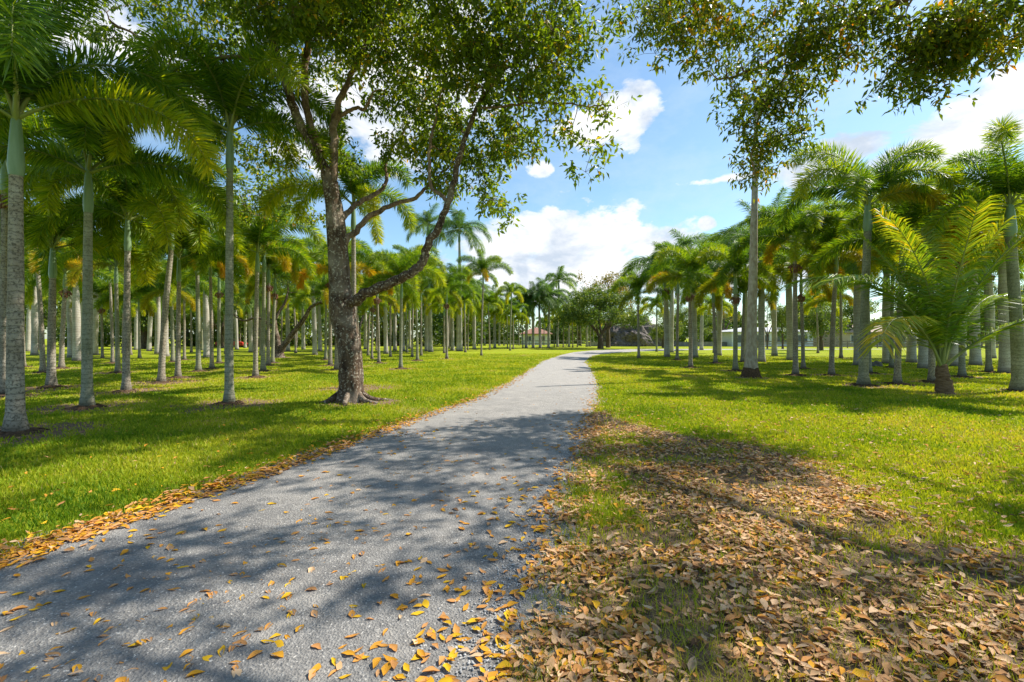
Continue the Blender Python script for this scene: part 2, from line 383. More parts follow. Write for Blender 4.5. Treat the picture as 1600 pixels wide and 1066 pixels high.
def shaft_mesh(r0, h, n=7):
    mb = MB(); z = np.linspace(0, 1, n)
    mb.tube(np.stack([0 * z, 0 * z, z * h], 1), r0 * np.interp(z, [0, .12, .3, .8, 1], [1.0, 1.18, 1.12, .78, .55]), 14, 0)
    mb.tube([(0, 0, h * .95), (0.01, 0, h + .5), (.03, .01, h + 1.1)], [.03, .018, .003], 5, 1)
    return mb.mesh('crownshaft', [M_shaft, M_rachis])
SH = {'fox': shaft_mesh(.105, .85), 'royal': shaft_mesh(.21, 1.35)}
def fruit_mesh():
    mb = MB(); r = np.random.default_rng(3)
    for i in range(34):
        a = r.uniform(0, 2 * PI); e = r.uniform(-1.3, .5); R = r.uniform(.10, .24)
        p = np.array([math.cos(a) * math.cos(e) * R, math.sin(a) * math.cos(e) * R, math.sin(e) * R - .1])
        mb.tube([p, p + [0, 0, -.045], p + [0, 0, -.09]], [.022, .035, .012], 6, 0)
        mb.tube([(0, 0, 0), p * .6 + [0, 0, .02], p], [.012, .008, .006], 4, 0, cap=False)
    return mb.mesh('fruit_cluster', [M_fruit])
FRUIT = fruit_mesh()
def mound_mesh(seed):
    mb = MB(); r = np.random.default_rng(seed)
    nr, ns = 5, 20
    rr = np.linspace(.08, 1, nr); a = np.linspace(0, 2 * PI, ns, endpoint=False)
    lum = 1 + .25 * (vnoise(a * 2.2, a * 0 + seed, 3) - .5) * 2
    V = [[0, 0, .11]]
    for q in rr:
        for j in range(ns):
            V.append([math.cos(a[j]) * q * .42 * lum[j], math.sin(a[j]) * q * .42 * lum[j], .10 * (1 - q) ** .8 - .03 * (q > .95) + r.uniform(-.012, .012)])
    f3 = [[0, 1 + j, 1 + (j + 1) % ns] for j in range(ns)]
    f4 = [[1 + i * ns + j, 1 + (i + 1) * ns + j, 1 + (i + 1) * ns + (j + 1) % ns, 1 + i * ns + (j + 1) % ns] for i in range(nr - 1) for j in range(ns)]
    k = mb.n; mb.add(V, f4); mb.L.append(np.array(f3, np.int32).ravel()); mb.C.append(np.full(len(f3), 3, np.int32)); mb.M.append(np.zeros(len(f3), np.int32))
    for i in range(26):      # root stubs and bark chips
        t = r.uniform(0, 2 * PI); q = r.uniform(.12, .40)
        p = np.array([math.cos(t) * q, math.sin(t) * q, .09 * (1 - q / .42)])
        e = p + [math.cos(t) * .10 + r.uniform(-.04, .04), math.sin(t) * .10 + r.uniform(-.04, .04), -.02 + r.uniform(0, .03)]
        mb.tube([p, (p + e) / 2 + [0, 0, .012], e], [.014, .011, .005], 4)
    return mb.mesh('root_mound', [M_mulch])
MOUND = [mound_mesh(1), mound_mesh(2), mound_mesh(5)]

def crown_layout(st, r, old, nf=None):
    out = []; n = nf or (10 if st == 'fox' else 13); a0 = r.uniform(0, 2 * PI)
    for i in range(n):
        q = i / (n - 1)
        nm = 'erect' if q < .15 else 'high' if q < .48 else 'mid' if q < .76 else 'low'
        if st == 'fox' and q > .85 and r.random() < old: nm = 'old'
        if st == 'fox' and nm in ('mid', 'low') and r.random() < old * .35: nm = 'gold'
        out.append((nm, a0 + i * 2.399 + r.uniform(-.2, .2), r.uniform(-.12, .12), r.uniform(.9, 1.1)))
    return out
def joined_crown(st, seed):
    r = random.Random(seed); mb = MB()
    tab = FOX if st == 'fox' else ROY; tb = 0
    for nm, az, tilt, sc in crown_layout(st, r, 0):
        L, e0, b = tab[nm]
        frond(mb, st, L * sc, e0, b, r.randint(0, 9999), Matrix.Rotation(az, 4, 'Z') @ Matrix.Rotation(tilt, 4, 'Y'), r.uniform(-.5, .5), {'low': .3, 'mid': .12}.get(nm, 0))
    return mb.mesh(st + '_crown', [M_fox if st == 'fox' else M_royal, M_rachis])
JC = {'fox': [joined_crown('fox', 1), joined_crown('fox', 2), joined_crown('fox', 3)], 'royal': [joined_crown('royal', 4), joined_crown('royal', 5)]}

PALMS = []
def palm(px, py, st, crown_y=None, label=None, h=None, r0=None, old=.5, fruit=None, scale=1.0, az0=None, lean=None, pos=None, mat=None, group=None, nf=None, layout=None):
    rnd = random.Random(int(px * 31 + py * 17))
    X, Y = pos or G(px, py)
    if crown_y is not None: h = CH + (HZ - crown_y) / F * Y
    if h is None: h = rnd.uniform(4.6, 6.0) if st == 'fox' else rnd.uniform(6.6, 8.2)
    sh = .85 if st == 'fox' else 1.35
    sh *= scale
    ht = h - sh * .97
    r0 = r0 or (rnd.uniform(.078, .10) if st == 'fox' else rnd.uniform(.185, .235))
    name = 'foxtail_palm' if st == 'fox' else 'royal_palm'
    root = link(name, None, None, (X, Y, -.01), (0, 0, rnd.uniform(0, 6.28)))
    lx, ly = lean if lean else (rnd.uniform(-.032, .032) * ht, rnd.uniform(-.032, .032) * ht)
    root.rotation_euler[2] = 0
    nz = max(8, int(ht * 3)); z = np.linspace(0, 1, nz)
    pts = np.stack([lx * z ** 1.5, ly * z ** 1.5, z * ht], 1)
    if st == 'fox': prof = np.interp(z * ht, [0, .08, .25, .6, 2.5, ht], [1.75, 1.45, 1.2, 1.08, 1.0, .82])
    else: prof = np.interp(z, [0, .03, .08, .3, .55, .85, 1], [1.35, 1.2, 1.08, 1.0, 1.08, .85, .68])
    mb = MB(); mb.tube(pts, prof * r0, 16 if Y < 20 else 10, 0, .5, .05)
    tm = mat or ((M_foxtrunk if rnd.random() < .7 else M_foxdark) if st == 'fox' else M_royaltrunk)
    link('trunk', mb.mesh('palm_trunk', [tm]), root)
    cs = link('crownshaft', SH[st], root, (lx, ly, ht - .02), (0, 0, rnd.uniform(0, 6)), (r0 / (.114 if st == 'fox' else .28),) * 2 + (scale,))
    top = (lx, ly, ht + sh * .93)
    if Y < 42:
        for nm, az, tilt, sc in (layout or crown_layout(st, rnd, old, nf)):
            if az0 is not None: az += az0
            m = rnd.choice(FR[st, nm]); link('frond', m, root, (top[0], top[1], top[2] - rnd.uniform(0, .1)), (0, tilt, az), sc * scale)
    else:
        link('crown', rnd.choice(JC[st]), root, top, (0, 0, rnd.uniform(0, 6.28)), scale * rnd.uniform(.9, 1.08))
    if fruit or (fruit is None and Y < 45 and rnd.random() < .3):
        link('fruit_cluster', FRUIT, root, (lx, ly, ht - .12), (0, 0, rnd.uniform(0, 6)), 1.1 if st == 'fox' else 1.6)
    if st == 'fox' and Y < 34:
        link('root_mound', rnd.choice(MOUND), root, (0, 0, .01), (0, 0, rnd.uniform(0, 6)), (rnd.uniform(.8, 1.15),) * 2 + (1.1,))
    if Y < 36: BASES.append((X, Y, (rnd.uniform(.9, 1.35) if X < 0 and Y < 17 else rnd.uniform(.6, .95)) if st == 'fox' else .5))
    PALMS.append(dict(o=root, px=800 + X / Y * F, d=Y, st=st, label=label, group=group))
    return root

near = [
 (24,679,'fox',178,'thick grey foxtail palm nearest the left edge of the lawn'),
 (6,619,'fox',240,'foxtail palm half cut off by the left edge behind the thick nearest one'),
 (136,638,'fox',262,'mottled grey foxtail palm, second closest on the left, just right of the nearest one'),
 (197,613,'fox',338,'foxtail palm with brown leaf litter mound, third back in the nearest left row'),
 (358,632,'fox',200,'tall slim foxtail palm standing alone in front, left of the rough-barked tree'),
 (80,606,'fox',385,'dark-stemmed foxtail palm between the nearest and second nearest trunks on the left'),
 (252,599,'fox',345,'slightly leaning foxtail palm with wide open fronds left of the tall lone one'),
 (278,591,'fox',400,None),(399,590,'fox',392,None),
 (1349,603,'fox',318,'tallest foxtail palm in full view on the right, arching fronds against the cloud'),
 (1402,601,'fox',378,'foxtail palm with drooping orange frond just left of the coconut palm'),
 (1456,598,'fox',365,'foxtail palm rising directly behind the young coconut palm'),
 (1592,612,'fox',318,'thick green-stemmed foxtail palm at the right edge of the picture'),
 (1503,590,'fox',365,'foxtail palm with dark root mound just right of the coconut palm'),
 (1243,587,'fox',378,'foxtail palm with dark fruit cluster, first right of the tall bare trunk'),
 (1299,587,'fox',395,'thin foxtail palm halfway between the tall bare trunk and the tallest foxtail palm'),
 (553,606,'fox',318,'foxtail palm standing directly behind the rough-barked tree'),
 (1149,580,'fox',432,'slender foxtail palm with pale green shaft just left of the tall bare trunk'),
]
for px, py, st, cy, lab in near:
    kw = {}
    if px == 24: kw = dict(r0=.10)
    if px == 1592: kw = dict(r0=.14, scale=1.15, mat=M_foxdark, old=0)
    if px == 1243: kw = dict(fruit=True)
    if px == 1349: kw = dict(r0=.125, mat=M_foxdark, old=.4, fruit=False, scale=1.12, layout=[('erect', .15, .22, 1.15), ('high', 2.9, -.02, 1.0), ('high', -.2, .16, 1.1), ('mid', 3.35, .0, 1.05), ('mid', 2.55, -.05, 1.1), ('mid', .35, .0, 1.0), ('gold', -.55, .12, 1.0), ('high', 1.5, 0, 1), ('mid', 4.0, .05, .95)])
    if px == 358: kw = dict(r0=.088, fruit=False)
    if px == 553: kw = dict(old=0, fruit=False)
    if px == 252: kw = dict(lean=(.28, .1), fruit=False)
    if px < 360 and px != 252: kw['lean'] = (0.02 * (px % 3 - 1), .03)
    if px < 300: kw['old'] = 0; kw['scale'] = 1.2
    if px == 358: kw['old'] = .0; kw['scale'] = 1.15
    palm(px, py, st, cy, lab, **kw)
rest = [ # px, base y, kind, crown y
 (96,576,'fox',0),(67,583,'fox',0),(120,564,'royal',0),(111,559,'royal',0),(148,555,'royal',0),(176,568,'fox',0),(184,583,'fox',0),(204,555,'fox',0),
 (233,549,'royal',0),(259,557,'royal',0),(270,566,'fox',0),(288,563,'fox',0),(310,581,'fox',0),(323,559,'royal',0),(331,577,'fox',0),(342,568,'fox',0),
 (370,546,'royal',0),(383,544,'royal',0),(392,551,'royal',0),(411,581,'fox',0),(419,572,'fox',0),(426,568,'fox',0),(450,549,'royal',0),(54,555,'royal',0),(20,566,'royal',0),(36,574,'fox',0),
 (483,540,'royal',0),(492,555,'royal',0),(500,549,'royal',0),(509,563,'fox',0),(516,572,'fox',0),(526,579,'fox',0),
 (571,546,'royal',0),(581,561,'fox',0),(592,568,'fox',0),(603,553,'royal',0),(617,548,'royal',0),(626,577,'fox',440),(630,549,'royal',0),(636,551,'fox',0),(644,558,'fox',420),(652,564,'fox',430),
 (658,556,'fox',0),(666,549,'royal',0),(673,550,'royal',0),(680,539,'royal',0),(688,538,'fox',0),(694,552,'fox',0),(698,561,'fox',455),(707,548,'royal',0),(716,549,'royal',0),(727,551,'fox',0),(731,547,'fox',0),
 (738,536,'royal',0),(746,540,'fox',0),(752,556,'fox',430),(757,540,'royal',0),(765,547,'fox',0),(773,544,'royal',0),(780,540,'royal',0),(787,540,'fox',0),(793,545,'fox',0),(797,548,'fox',460),(802,546,'fox',0),
 (811,540,'fox',0),(817,544,'fox',0),(822,544,'royal',0),(833,544,'royal',0),(844,544,'royal',0),(850,540,'fox',0),(857,544,'royal',0),(866,542,'fox',0),(871,542,'royal',440),(880,543,'fox',0),(889,542,'royal',0),
 (895,543,'fox',0),(902,543,'fox',0),(908,541,'fox',0),(917,542,'royal',0),(922,542,'fox',0),(927,541,'fox',0),
 (720,549,'royal',362),(668,547,'royal',352),
 (998,560,'fox',458),(1026,550,'fox',480),(1042,558,'royal',425),(1049,551,'royal',415),(1058,563,'fox',440),(1079,575,'fox',432),(1086,559,'royal',420),(1096,547,'royal',0),(1118,568,'fox',452),(1115,552,'fox',0),(1123,556,'royal',415),
 (1160,566,'fox',455),(1165,558,'royal',410),(1190,566,'royal',390),(1210,556,'royal',362),(1235,563,'royal',385),(1255,577,'fox',430),(1314,560,'fox',440),(1341,571,'royal',400),
 (1358,584,'fox',400),(1386,568,'royal',395),(1393,575,'fox',420),(1424,567,'royal',392),(1443,576,'royal',375),(1490,572,'royal',372),(1524,571,'royal',368),(1545,582,'fox',400),(1572,583,'royal',345),
 (10,556,'fox',0),(44,549,'royal',0),(84,552,'fox',0),(130,550,'royal',0),(160,560,'fox',0),(192,552,'fox',0),(218,560,'fox',0),(246,553,'royal',0),(299,551,'fox',0),(316,548,'fox',0),(352,553,'fox',0),(407,556,'fox',0),
 (440,548,'fox',0),(462,552,'fox',0),(474,546,'royal',0),(535,552,'fox',0),(547,549,'royal',0),(560,553,'fox',0),(575,556,'fox',0),(588,548,'fox',0),(610,558,'fox',0),(640,545,'royal',0),(702,545,'fox',0),(722,544,'fox',0),(741,546,'royal',0),
 (1278,552,'fox',0),(1300,556,'fox',0),(1465,560,'royal',0),(1550,560,'royal',0),(1590,566,'royal',0),(1505,556,'royal',0),
]
_r = random.Random(42)
rest += [(8 + i * 33 + _r.randint(-9, 9), _r.choice([539, 541, 543, 545, 547]), _r.choice(['royal', 'fox', 'fox']), 0) for i in range(24)]
for k, (px, py, st, cy) in enumerate(rest):
    kw = {}
    if (px, py) in ((1572, 583),): kw = dict(r0=.225)
    if px in (1079,): kw = dict(fruit=True)
    if px > 930 and st == 'royal' and py < 558: kw['h'] = None
    palm(px, py, st, cy or None, None, old=.5, **kw)

# the tall bare tapering trunk
X, Y = G(1173, 590)
t = link('bare_palm_trunk', None, None, (X, Y, -.01))
tag(t, 'tall tapering pale palm trunk with swollen base rising into hanging foliage', 'palm tree')
mb = MB(); z = np.linspace(0, 1, 34)
mb.tube(np.stack([.25 * z, 0 * z, z * 11.3], 1), np.interp(z, [0, .012, .04, .1, .22, .6, 1], [.32, .30, .25, .215, .185, .125, .07]), 16, 0, .5, .05)
link('trunk', mb.mesh('tall_trunk', [simple('tall_trunk_bark', (.26, .20, .15), (.50, .44, .36), 10, .9, .1, .8, .02, (1, 1, .5))]), t)
mb = MB(); z = np.linspace(0, 1, 5)
mb.tube(np.stack([0 * z, 0 * z, z * .42], 1), np.interp(z, [0, .5, 1], [.37, .33, .27]), 18, 0, .5, .12, cap=False)
link('root_boot', mb.mesh('root_boot', [M_mulch]), t)
BASES.append((X, Y, .9))

# coconut palm
X, Y = G(1476, 616)
t = link('coconut_palm', None, None, (X, Y, -.01))
tag(t, 'young coconut palm with short brown trunk and long spreading fronds', 'palm tree')
mb = MB(); z = np.linspace(0, 1, 12)
rr = np.interp(z, [0, .3, .7, 1], [.21, .19, .16, .11]) * (1 + .10 * np.cos(z * 40))
mb.tube(np.stack([-.08 * z, 0 * z, z * .85], 1), rr, 14, 0, .5, .12)
link('trunk', mb.mesh('coconut_trunk', [M_cocotrunk]), t)
cf = [ # az deg (0 = +X), L, e0, bend, tint bias
 (185, 4.0, 70, 88, 0), (168, 4.2, 74, 96, .05), (205, 3.6, 55, 105, .35), (95, 3.6, 78, 50, 0), (130, 4.0, 78, 34, .1), (200, 3.8, 82, 40, .1), (-20, 4.0, 78, 44, .15), (255, 3.8, 80, 30, .15),
 (20, 3.9, 58, 70, .0), (-15, 3.8, 48, 75, .22), (50, 4.0, 74, 44, 0), (300, 3.4, 84, 30, .15), (150, 4.0, 82, 22, .2), (78, 3.6, 84, 20, .1)]
for i, (az, L, e0, b, tb) in enumerate(cf):
    mb = MB(); frond(mb, 'coco', L, e0, b, 40 + i, None, .25 * (-1) ** i, tb)
    link('frond', mb.mesh('coconut_frond', [M_coco, M_rachis]), t, (-.08, 0, .72), (0, 0, math.radians(az)), 1.22)
BASES.append((X, Y, .5))

# ---------------------------------------------------------------- labels for the grove palms
ORD = 'first second third fourth fifth sixth seventh eighth ninth tenth eleventh twelfth thirteenth fourteenth fifteenth sixteenth seventeenth eighteenth nineteenth twentieth'.split()
CARD = 'one two three four five six seven eight nine ten eleven twelve thirteen fourteen fifteen sixteen seventeen eighteen nineteen twenty'.split()
ZONES = [(-999, 250, 'in the leftmost part of the grove'), (250, 435, 'left of the dark forked tree'), (435, 548, 'between dark forked tree and rough-barked tree'),
         (548, 640, 'just right of the rough-barked tree'), (640, 700, 'in the middle of the left grove'), (700, 800, 'where the left grove nears the road'),
         (800, 939, 'left of the round-crowned tree'), (939, 1110, 'right of the road bend'), (1110, 1173, 'just left of the tall bare trunk'),
         (1173, 1340, 'right of the tall bare trunk'), (1340, 1476, 'behind the coconut palm, left side'), (1476, 2000, 'right of the coconut palm')]
B = {}
for p in PALMS:
    p['o']['category'] = 'palm tree'
    side = 'left' if p['px'] < 935 else 'right'
    p['o']['group'] = ('foxtail palms of the ' if p['st'] == 'fox' else 'royal palms of the ') + side + ' grove'
    if p['label']: p['o']['label'] = p['label']; continue
    zn = next(i for i, z in enumerate(ZONES) if z[0] <= p['px'] < z[1])
    dp = 'near' if p['d'] < 24 else 'middle-row' if p['d'] < 42 else 'far'
    B.setdefault((zn, dp, p['st']), []).append(p)
for (zn, dp, st), L in B.items():
    L.sort(key=lambda p: p['px']); kd = 'foxtail' if st == 'fox' else 'thick royal'
    for i, p in enumerate(L):
        if len(L) == 1: lab = f'the only {dp} {kd} palm {ZONES[zn][2]}'
        elif len(L) == 2: lab = f"{'left' if i == 0 else 'right'} one of two {dp} {kd} palms {ZONES[zn][2]}"
        else: lab = f"{ORD[i]} from left of {CARD[len(L)-1]} {dp} {kd} palms {ZONES[zn][2]}"
        p['o']['label'] = lab

# ---------------------------------------------------------------- broadleaf trees
def grow(limbs, blobs, dens, nleaf, sig, llen, seed, tintmu=.45, lw=.42, edge=None):
    """limbs: list of (points, r0, r1). returns limb list, twig MB, leaf MB"""
    r = np.random.default_rng(seed); nodes = []; nrad = []
    sk = []
    for pts, r0, r1 in limbs:
        sp = spline(pts, 6); sp[1:-1] += r.normal(0, .012, (len(sp) - 2, 3)) * 1.5
        rad = np.linspace(r0, r1, len(sp)); sk.append((sp, rad)); nodes += list(sp[len(sp) // 3:]); nrad += list(rad[len(sp) // 3:])
    nodes = np.array(nodes); nrad = np.array(nrad)
    C = []; per = []
    for c, rb, k in blobs:
        n = max(1, int(dens * rb * rb * k))
        v = r.normal(0, 1, (n, 3)); v /= np.linalg.norm(v, axis=1)[:, None]; v *= (r.uniform(0.1, 1, n) ** .45)[:, None] * rb; v[:, 2] *= .8
        C += list(np.array(c) + v)
    C = np.array(C); D = np.array([np.min(np.linalg.norm(nodes - c, axis=1)) for c in C]); C = C[np.argsort(D)]
    tw = MB(); lf = MB(); sprig_p = []; 
    for c in C:
        dd = np.linalg.norm(nodes - c, axis=1) + .25 * np.maximum(0, nodes[:, 2] - c[2] + .2); k = int(np.argmin(dd)); a = nodes[k]
        m1 = a + (c - a) * .35 + r.normal(0, .07, 3) * min(1, dd[k]) + [0, 0, .05]; m2 = a + (c - a) * .72 + r.normal(0, .07, 3) * min(1, dd[k]) + [0, 0, .05]
        seg = spline([a, m1, m2, c], 2); ra = min(nrad[k] * .75, .03 + .012 * dd[k]); rad = np.linspace(max(ra, .008), .005, len(seg))
        tw.tube(seg, rad, 5, 0, .5, cap=False)
        nodes = np.concatenate([nodes, seg[2:]]); nrad = np.concatenate([nrad, rad[2:]])
    n = len(C) * nleaf
    ci = np.repeat(np.arange(len(C)), nleaf)
    # sprigs: leaves gather round short shoots
    ns = 7; sh = C[:, None, :] + r.normal(0, sig, (len(C), ns, 3)) * [1, 1, .75]
    for i in range(len(C)):
        for j in range(0, ns, 2): tw.tube([C[i], (C[i] + sh[i, j]) / 2 + [0, 0, .03], sh[i, j]], [.005, .004, .003], 3, 0, .5, cap=False)
    si = r.integers(0, ns, n); base = sh[ci, si] + r.normal(0, sig * .33, (n, 3))
    d = r.normal(0, 1, (n, 3)) + (base - sh[ci, si]) * 6; d[:, 2] -= .55; d /= np.linalg.norm(d, axis=1)[:, None]
    ln = llen * r.uniform(.65, 1.25, n); w = np.cross(d, r.normal(0, 1, (n, 3)) * [.6, .6, 1]); w /= np.linalg.norm(w, axis=1)[:, None] + 1e-6
    u = np.cross(w, d); Lh = ln[:, None]
    A = base; T = base + d * Lh - np.array([0, 0, .15]) * Lh; md = base + d * Lh * .5
    Lp = md + w * Lh * lw * .5 + u * Lh * .09; Rp = md - w * Lh * lw * .5 + u * Lh * .09
    V = np.stack([A, Lp, T, Rp], 1).reshape(-1, 3); o = np.arange(n)[:, None] * 4
    cl = np.repeat(r.normal(0, .15, len(C)), nleaf)
    t = np.clip(tintmu + cl + r.normal(0, .11, n) + (r.random(n) < .04) * .4, 0, 1)
    F3 = np.concatenate([np.concatenate([o, o + 1, o + 2], 1), np.concatenate([o, o + 2, o + 3], 1)])
    lf.add(V, F3, 0, np.repeat(t, 4))
    return sk, tw, lf

# rough-barked tree beside the road
bx, by = G(548, 628); D0 = by
def Q(px, py, dd=0): return P3(px, py, D0 + dd)
trunk = [Q(547, 633), Q(548, 600), Q(547, 560), Q(541, 520), Q(534, 480), Q(530, 440), Q(528, 390), Q(522, 330), Q(516, 285)]
limbs = [
 ([Q(518, 300), Q(500, 245, -.1), Q(468, 190, -.2), Q(448, 130, -.3), Q(425, 60, -.4), Q(415, -40, -.5)], .14, .07),
 ([Q(500, 240, -.1), Q(476, 150, .2), Q(480, 80, .3), Q(494, 0, .4), Q(500, -60, .5)], .10, .06),
 ([Q(518, 300), Q(523, 240, .2), Q(522, 190, .4), Q(538, 140, .5), Q(560, 90, .7), Q(592, 30, 1)], .12, .045),
 ([Q(522, 190, .4), Q(548, 172, .5), Q(572, 168, .5), Q(582, 145, .6)], .06, .03),
 ([Q(538, 475), Q(556, 470, -.1), Q(590, 450, -.3), Q(630, 434, -.5), Q(658, 412, -.6), Q(669, 382, -.7), Q(690, 345, -.7), Q(708, 290, -.7), Q(722, 230, -.6), Q(745, 170, -.5), Q(790, 110, -.4), Q(850, 70, -.4)], .145, .03),
 ([Q(700, 315, -.7), Q(672, 285, -.4), Q(674, 220, -.2), Q(684, 170, 0), Q(700, 110, .2)], .05, .02),
 ([Q(745, 170, -.5), Q(800, 165, -.7), Q(860, 160, -.8), Q(920, 165, -.8), Q(955, 165, -.8)], .03, .012),
 ([Q(535, 385), Q(560, 355, .3), Q(600, 325, .6), Q(650, 308, .8), Q(668, 290, .9), Q(700, 262, 1.0)], .085, .03),
 ([Q(530, 350), Q(555, 320, 1), Q(592, 300, 1.6), Q(604, 280, 1.8), Q(606, 250, 2), Q(640, 190, 2.2)], .08, .03),
 ([Q(448, 130, -.3), Q(380, 90, -.5), Q(300, 95, -.8), Q(240, 70, -1), Q(170, 30, -1)], .06, .02),
 ([Q(425, 60, -.4), Q(560, -60, -1), Q(720, -140, -1.5), Q(820, -160, -1.6)], .06, .03),
]
blobs = [(P3(*b[:3]), b[3], b[4] if len(b) > 4 else 1) for b in [
 (430,40,11.5,1.0,.7),(520,30,12,1.1,.8),(600,30,12,1.2),(680,40,11,1.2),(760,40,11,1.2),(840,30,10.5,1.0),(905,25,10.5,.7),
 (590,120,12.6,1.0),(650,120,12,1.2),(720,110,11,1.2),(800,100,10.5,1.1),(870,80,10,.8),(920,140,10.5,.42),(948,168,10.5,.22),(935,55,10.5,.25),
 (650,200,13,1.1),(720,200,12,1.1),(790,180,11,1.0),(850,150,10.5,.7),(885,205,10.5,.38),(925,240,10.5,.28),(920,268,10.5,.15),(700,265,12.3,.85),(760,265,12,.8),(815,225,11,.5),(775,315,12,.45),(800,335,11.5,.22),(740,330,12,.3),
 (620,240,13,.5),(400,110,12.5,1.0,.6),(350,60,11,1.1,.5),(280,80,11,1.0,.5),(210,60,11,1.0,.5),(130,20,11,.9,.5),(420,200,14,.7,.6),(370,180,13,.8,.6),(560,60,11,1,.7),(490,110,13,.7,.7),(400,330,16,.8,.5),(510,210,13,.9,.6),(450,240,13.5,.8,.6),(330,140,12,1.0,.5),(560,240,13.5,.6,.6),(250,130,12.5,.8,.5),(450,300,15,.7,.5),
 (560,-90,10,1.4,.7),(700,-100,9.6,1.5,.8),(830,-90,9.5,1.4,.8),(640,-60,8.8,1.3,.6),(500,-60,9.5,1.3,.5),(760,-120,8.2,1.4,.7),(880,-130,9,1.2,.7),(380,-60,10,1.2,.5),(250,-70,9.5,1.2,.4)]]
blobs += [(np.array(c), rb, .8) for *c, rb in [(-5,9,9.6,1.6),(-6.5,11,10,1.6),(-4,10.5,10,1.6),(-7.5,9,10,1.5),(-8.5,12,10.5,1.5),(-3,9,9.8,1.4),(-5.5,13.5,10.5,1.5),(-2.5,7,8.8,1.3),(-4.2,7.2,9.2,1.3)]]
blobs += [(P3(430,285,15), .9, .6), (P3(350,225,14), 1.0, .6), (P3(385,300,16), .9, .6), (P3(470,330,16), .8, .6), (P3(300,200,15), .9, .6)]
sk, tw, lf = grow(limbs, blobs, 17, 78, .23, .150, 5, .47, .46)
tree = link('shade_tree', None, None, (bx, by, 0))
tag(tree, 'large rough-barked spreading tree with forked limbs beside the road', 'tree')
off = np.array([bx, by, 0])
mb = MB(); tr = spline(trunk, 5) - off; tr[0, 2] = -.05
zz = tr[:, 2]
mb.tube(tr, np.interp(zz, [-.1, .08, .3, .7, 1.4, 2.2, 2.9, 4.5, 6], [.42, .36, .31, .29, .28, .305, .26, .225, .16]), 30, 0, .5, .10, flute=np.interp(zz, [0, .5, 1.2, 4], [.16, .09, .05, .03]))
for a, L in ((.2, 1.0), (-.5, .9), (1.2, .6), (2.6, .7), (3.6, .75), (-1.5, .8)):       # surface roots
    q = np.array([[math.cos(a) * .25, math.sin(a) * .25, .22], [math.cos(a) * .5, math.sin(a) * .5, .06], [math.cos(a + .1) * L, math.sin(a + .1) * L, -.02], [math.cos(a + .1) * L * 1.2, math.sin(a + .1) * L * 1.2, -.09]])
    mb.tube(spline(q, 4), np.linspace(.085, .03, 13), 8, 0, .5, .1)
link('trunk', mb.mesh('rough_trunk', [M_bark]), tree)
for k, (sp, rad) in enumerate(sk):
    m2 = MB(); m2.tube(sp - off, rad, 12, 0, .5, .10); link('branch', m2.mesh('limb', [M_bark if k in (0, 4) else M_barklimb]), tree)
for mbx, nm, mt in ((tw, 'twigs', M_barklimb), (lf, 'foliage', M_bl)):
    mbx.V = [v - off.astype(np.float32) for v in mbx.V]; link(nm, mbx.mesh(nm, [mt]), tree)
BASES.append((bx, by, .95)); BASES.append((bx + .9, by - .25, .6))

# overhanging tree, its trunk stands just outside the frame on the right
ox, oy = 9.6, 1.6
limbs = [
 ([(ox, oy, 3.2), (9.0, 3.2, 5.2), (8.3, 5.5, 6.8), (7.6, 8.0, 7.8), (6.6, 9.5, 8.0), (5.4, 10.2, 7.6), (4.6, 10.2, 7.4)], .115, .02),
 ([(ox, oy, 3.2), (9.8, 3.8, 5.6), (10.2, 6.0, 6.9), (10.4, 8.0, 7.4)], .10, .03),
 ([(9.0, 3.2, 5.2), (6.8, 3.8, 6.8), (4.5, 4.8, 7.8), (2.6, 6.0, 8.2)], .07, .02),
 ([(ox, oy, 3.2), (7.2, 1.2, 6.0), (4.6, 1.0, 7.4), (2.2, 1.2, 8.0)], .09, .02),
 ([(6.6, 9.5, 8.0), (6.0, 10.6, 7.2), (5.8, 11.0, 6.2), (5.9, 11.0, 5.4)], .03, .01)]
b2 = [(P3(*b[:3]), b[3], b[4] if len(b) > 4 else 1) for b in [
 (1198,268,11,.30,1.5),(1188,235,11,.58,1.3),(1225,215,10.8,.55,1.2),(1200,180,10.8,.75,1.1),(1180,165,10.8,.5),(1240,130,10.5,.65),(1190,110,10,.75),(1150,70,9.6,.75),(1105,55,9.6,.55),(1050,30,9.5,.6),(1010,10,10,.55),(1098,90,9.6,.2),(985,5,10,.3),
 (1255,70,9.5,.75),(1300,30,9,.75),(1350,50,9,.75),(1395,100,8.8,.5),(1405,140,8.8,.28),(1450,60,8.8,.85),(1500,40,8.5,.85),(1550,40,8.5,.8),(1440,110,9,.5),(1490,95,8.5,.5),(1590,30,8.5,.7),(1340,90,9,.3),(1540,85,8.6,.35),(1460,135,8.8,.2)]]
for x, y, z, rb, k in [(3.2,9.2,8.2,1.0,.9),(4.5,8.4,8.2,1.2,.9),(6.2,7.8,8.2,1.3,.9),(8.2,8.2,8.2,1.2,.9),(5.2,6.4,7.8,1.2,.8),(3.4,6.3,8.4,1.3,.8),(7.4,6.0,7.8,1.2,.8),(9.6,6.0,7.6,1.2,.8),
   (1.8,6.4,8.6,1.0,.7),(4.2,4.3,7.8,1.2,.7),(6.2,4.4,7.6,1.2,.8),(8.4,4.2,7.4,1.2,.7),(2.6,4.4,8.2,1.1,.7),(1.2,4.6,8.6,1.0,.6),(3.4,2.4,7.8,1.2,.7),(5.4,2.4,7.4,1.2,.7),(7.6,2.0,7,1.2,.6),(9.8,9.2,7.6,.9,.8),(11.2,7.6,7.4,1.0,.8),(11.0,4,7.5,1.2,.6),(.2,3.2,8.6,1.0,.5),(1.6,2.6,8.4,1.0,.5)]:
    b2.append((np.array([x, y, z]), rb, k * .62))
sk, tw, lf = grow(limbs, b2, 17, 88, .22, .145, 9, .36, .38)
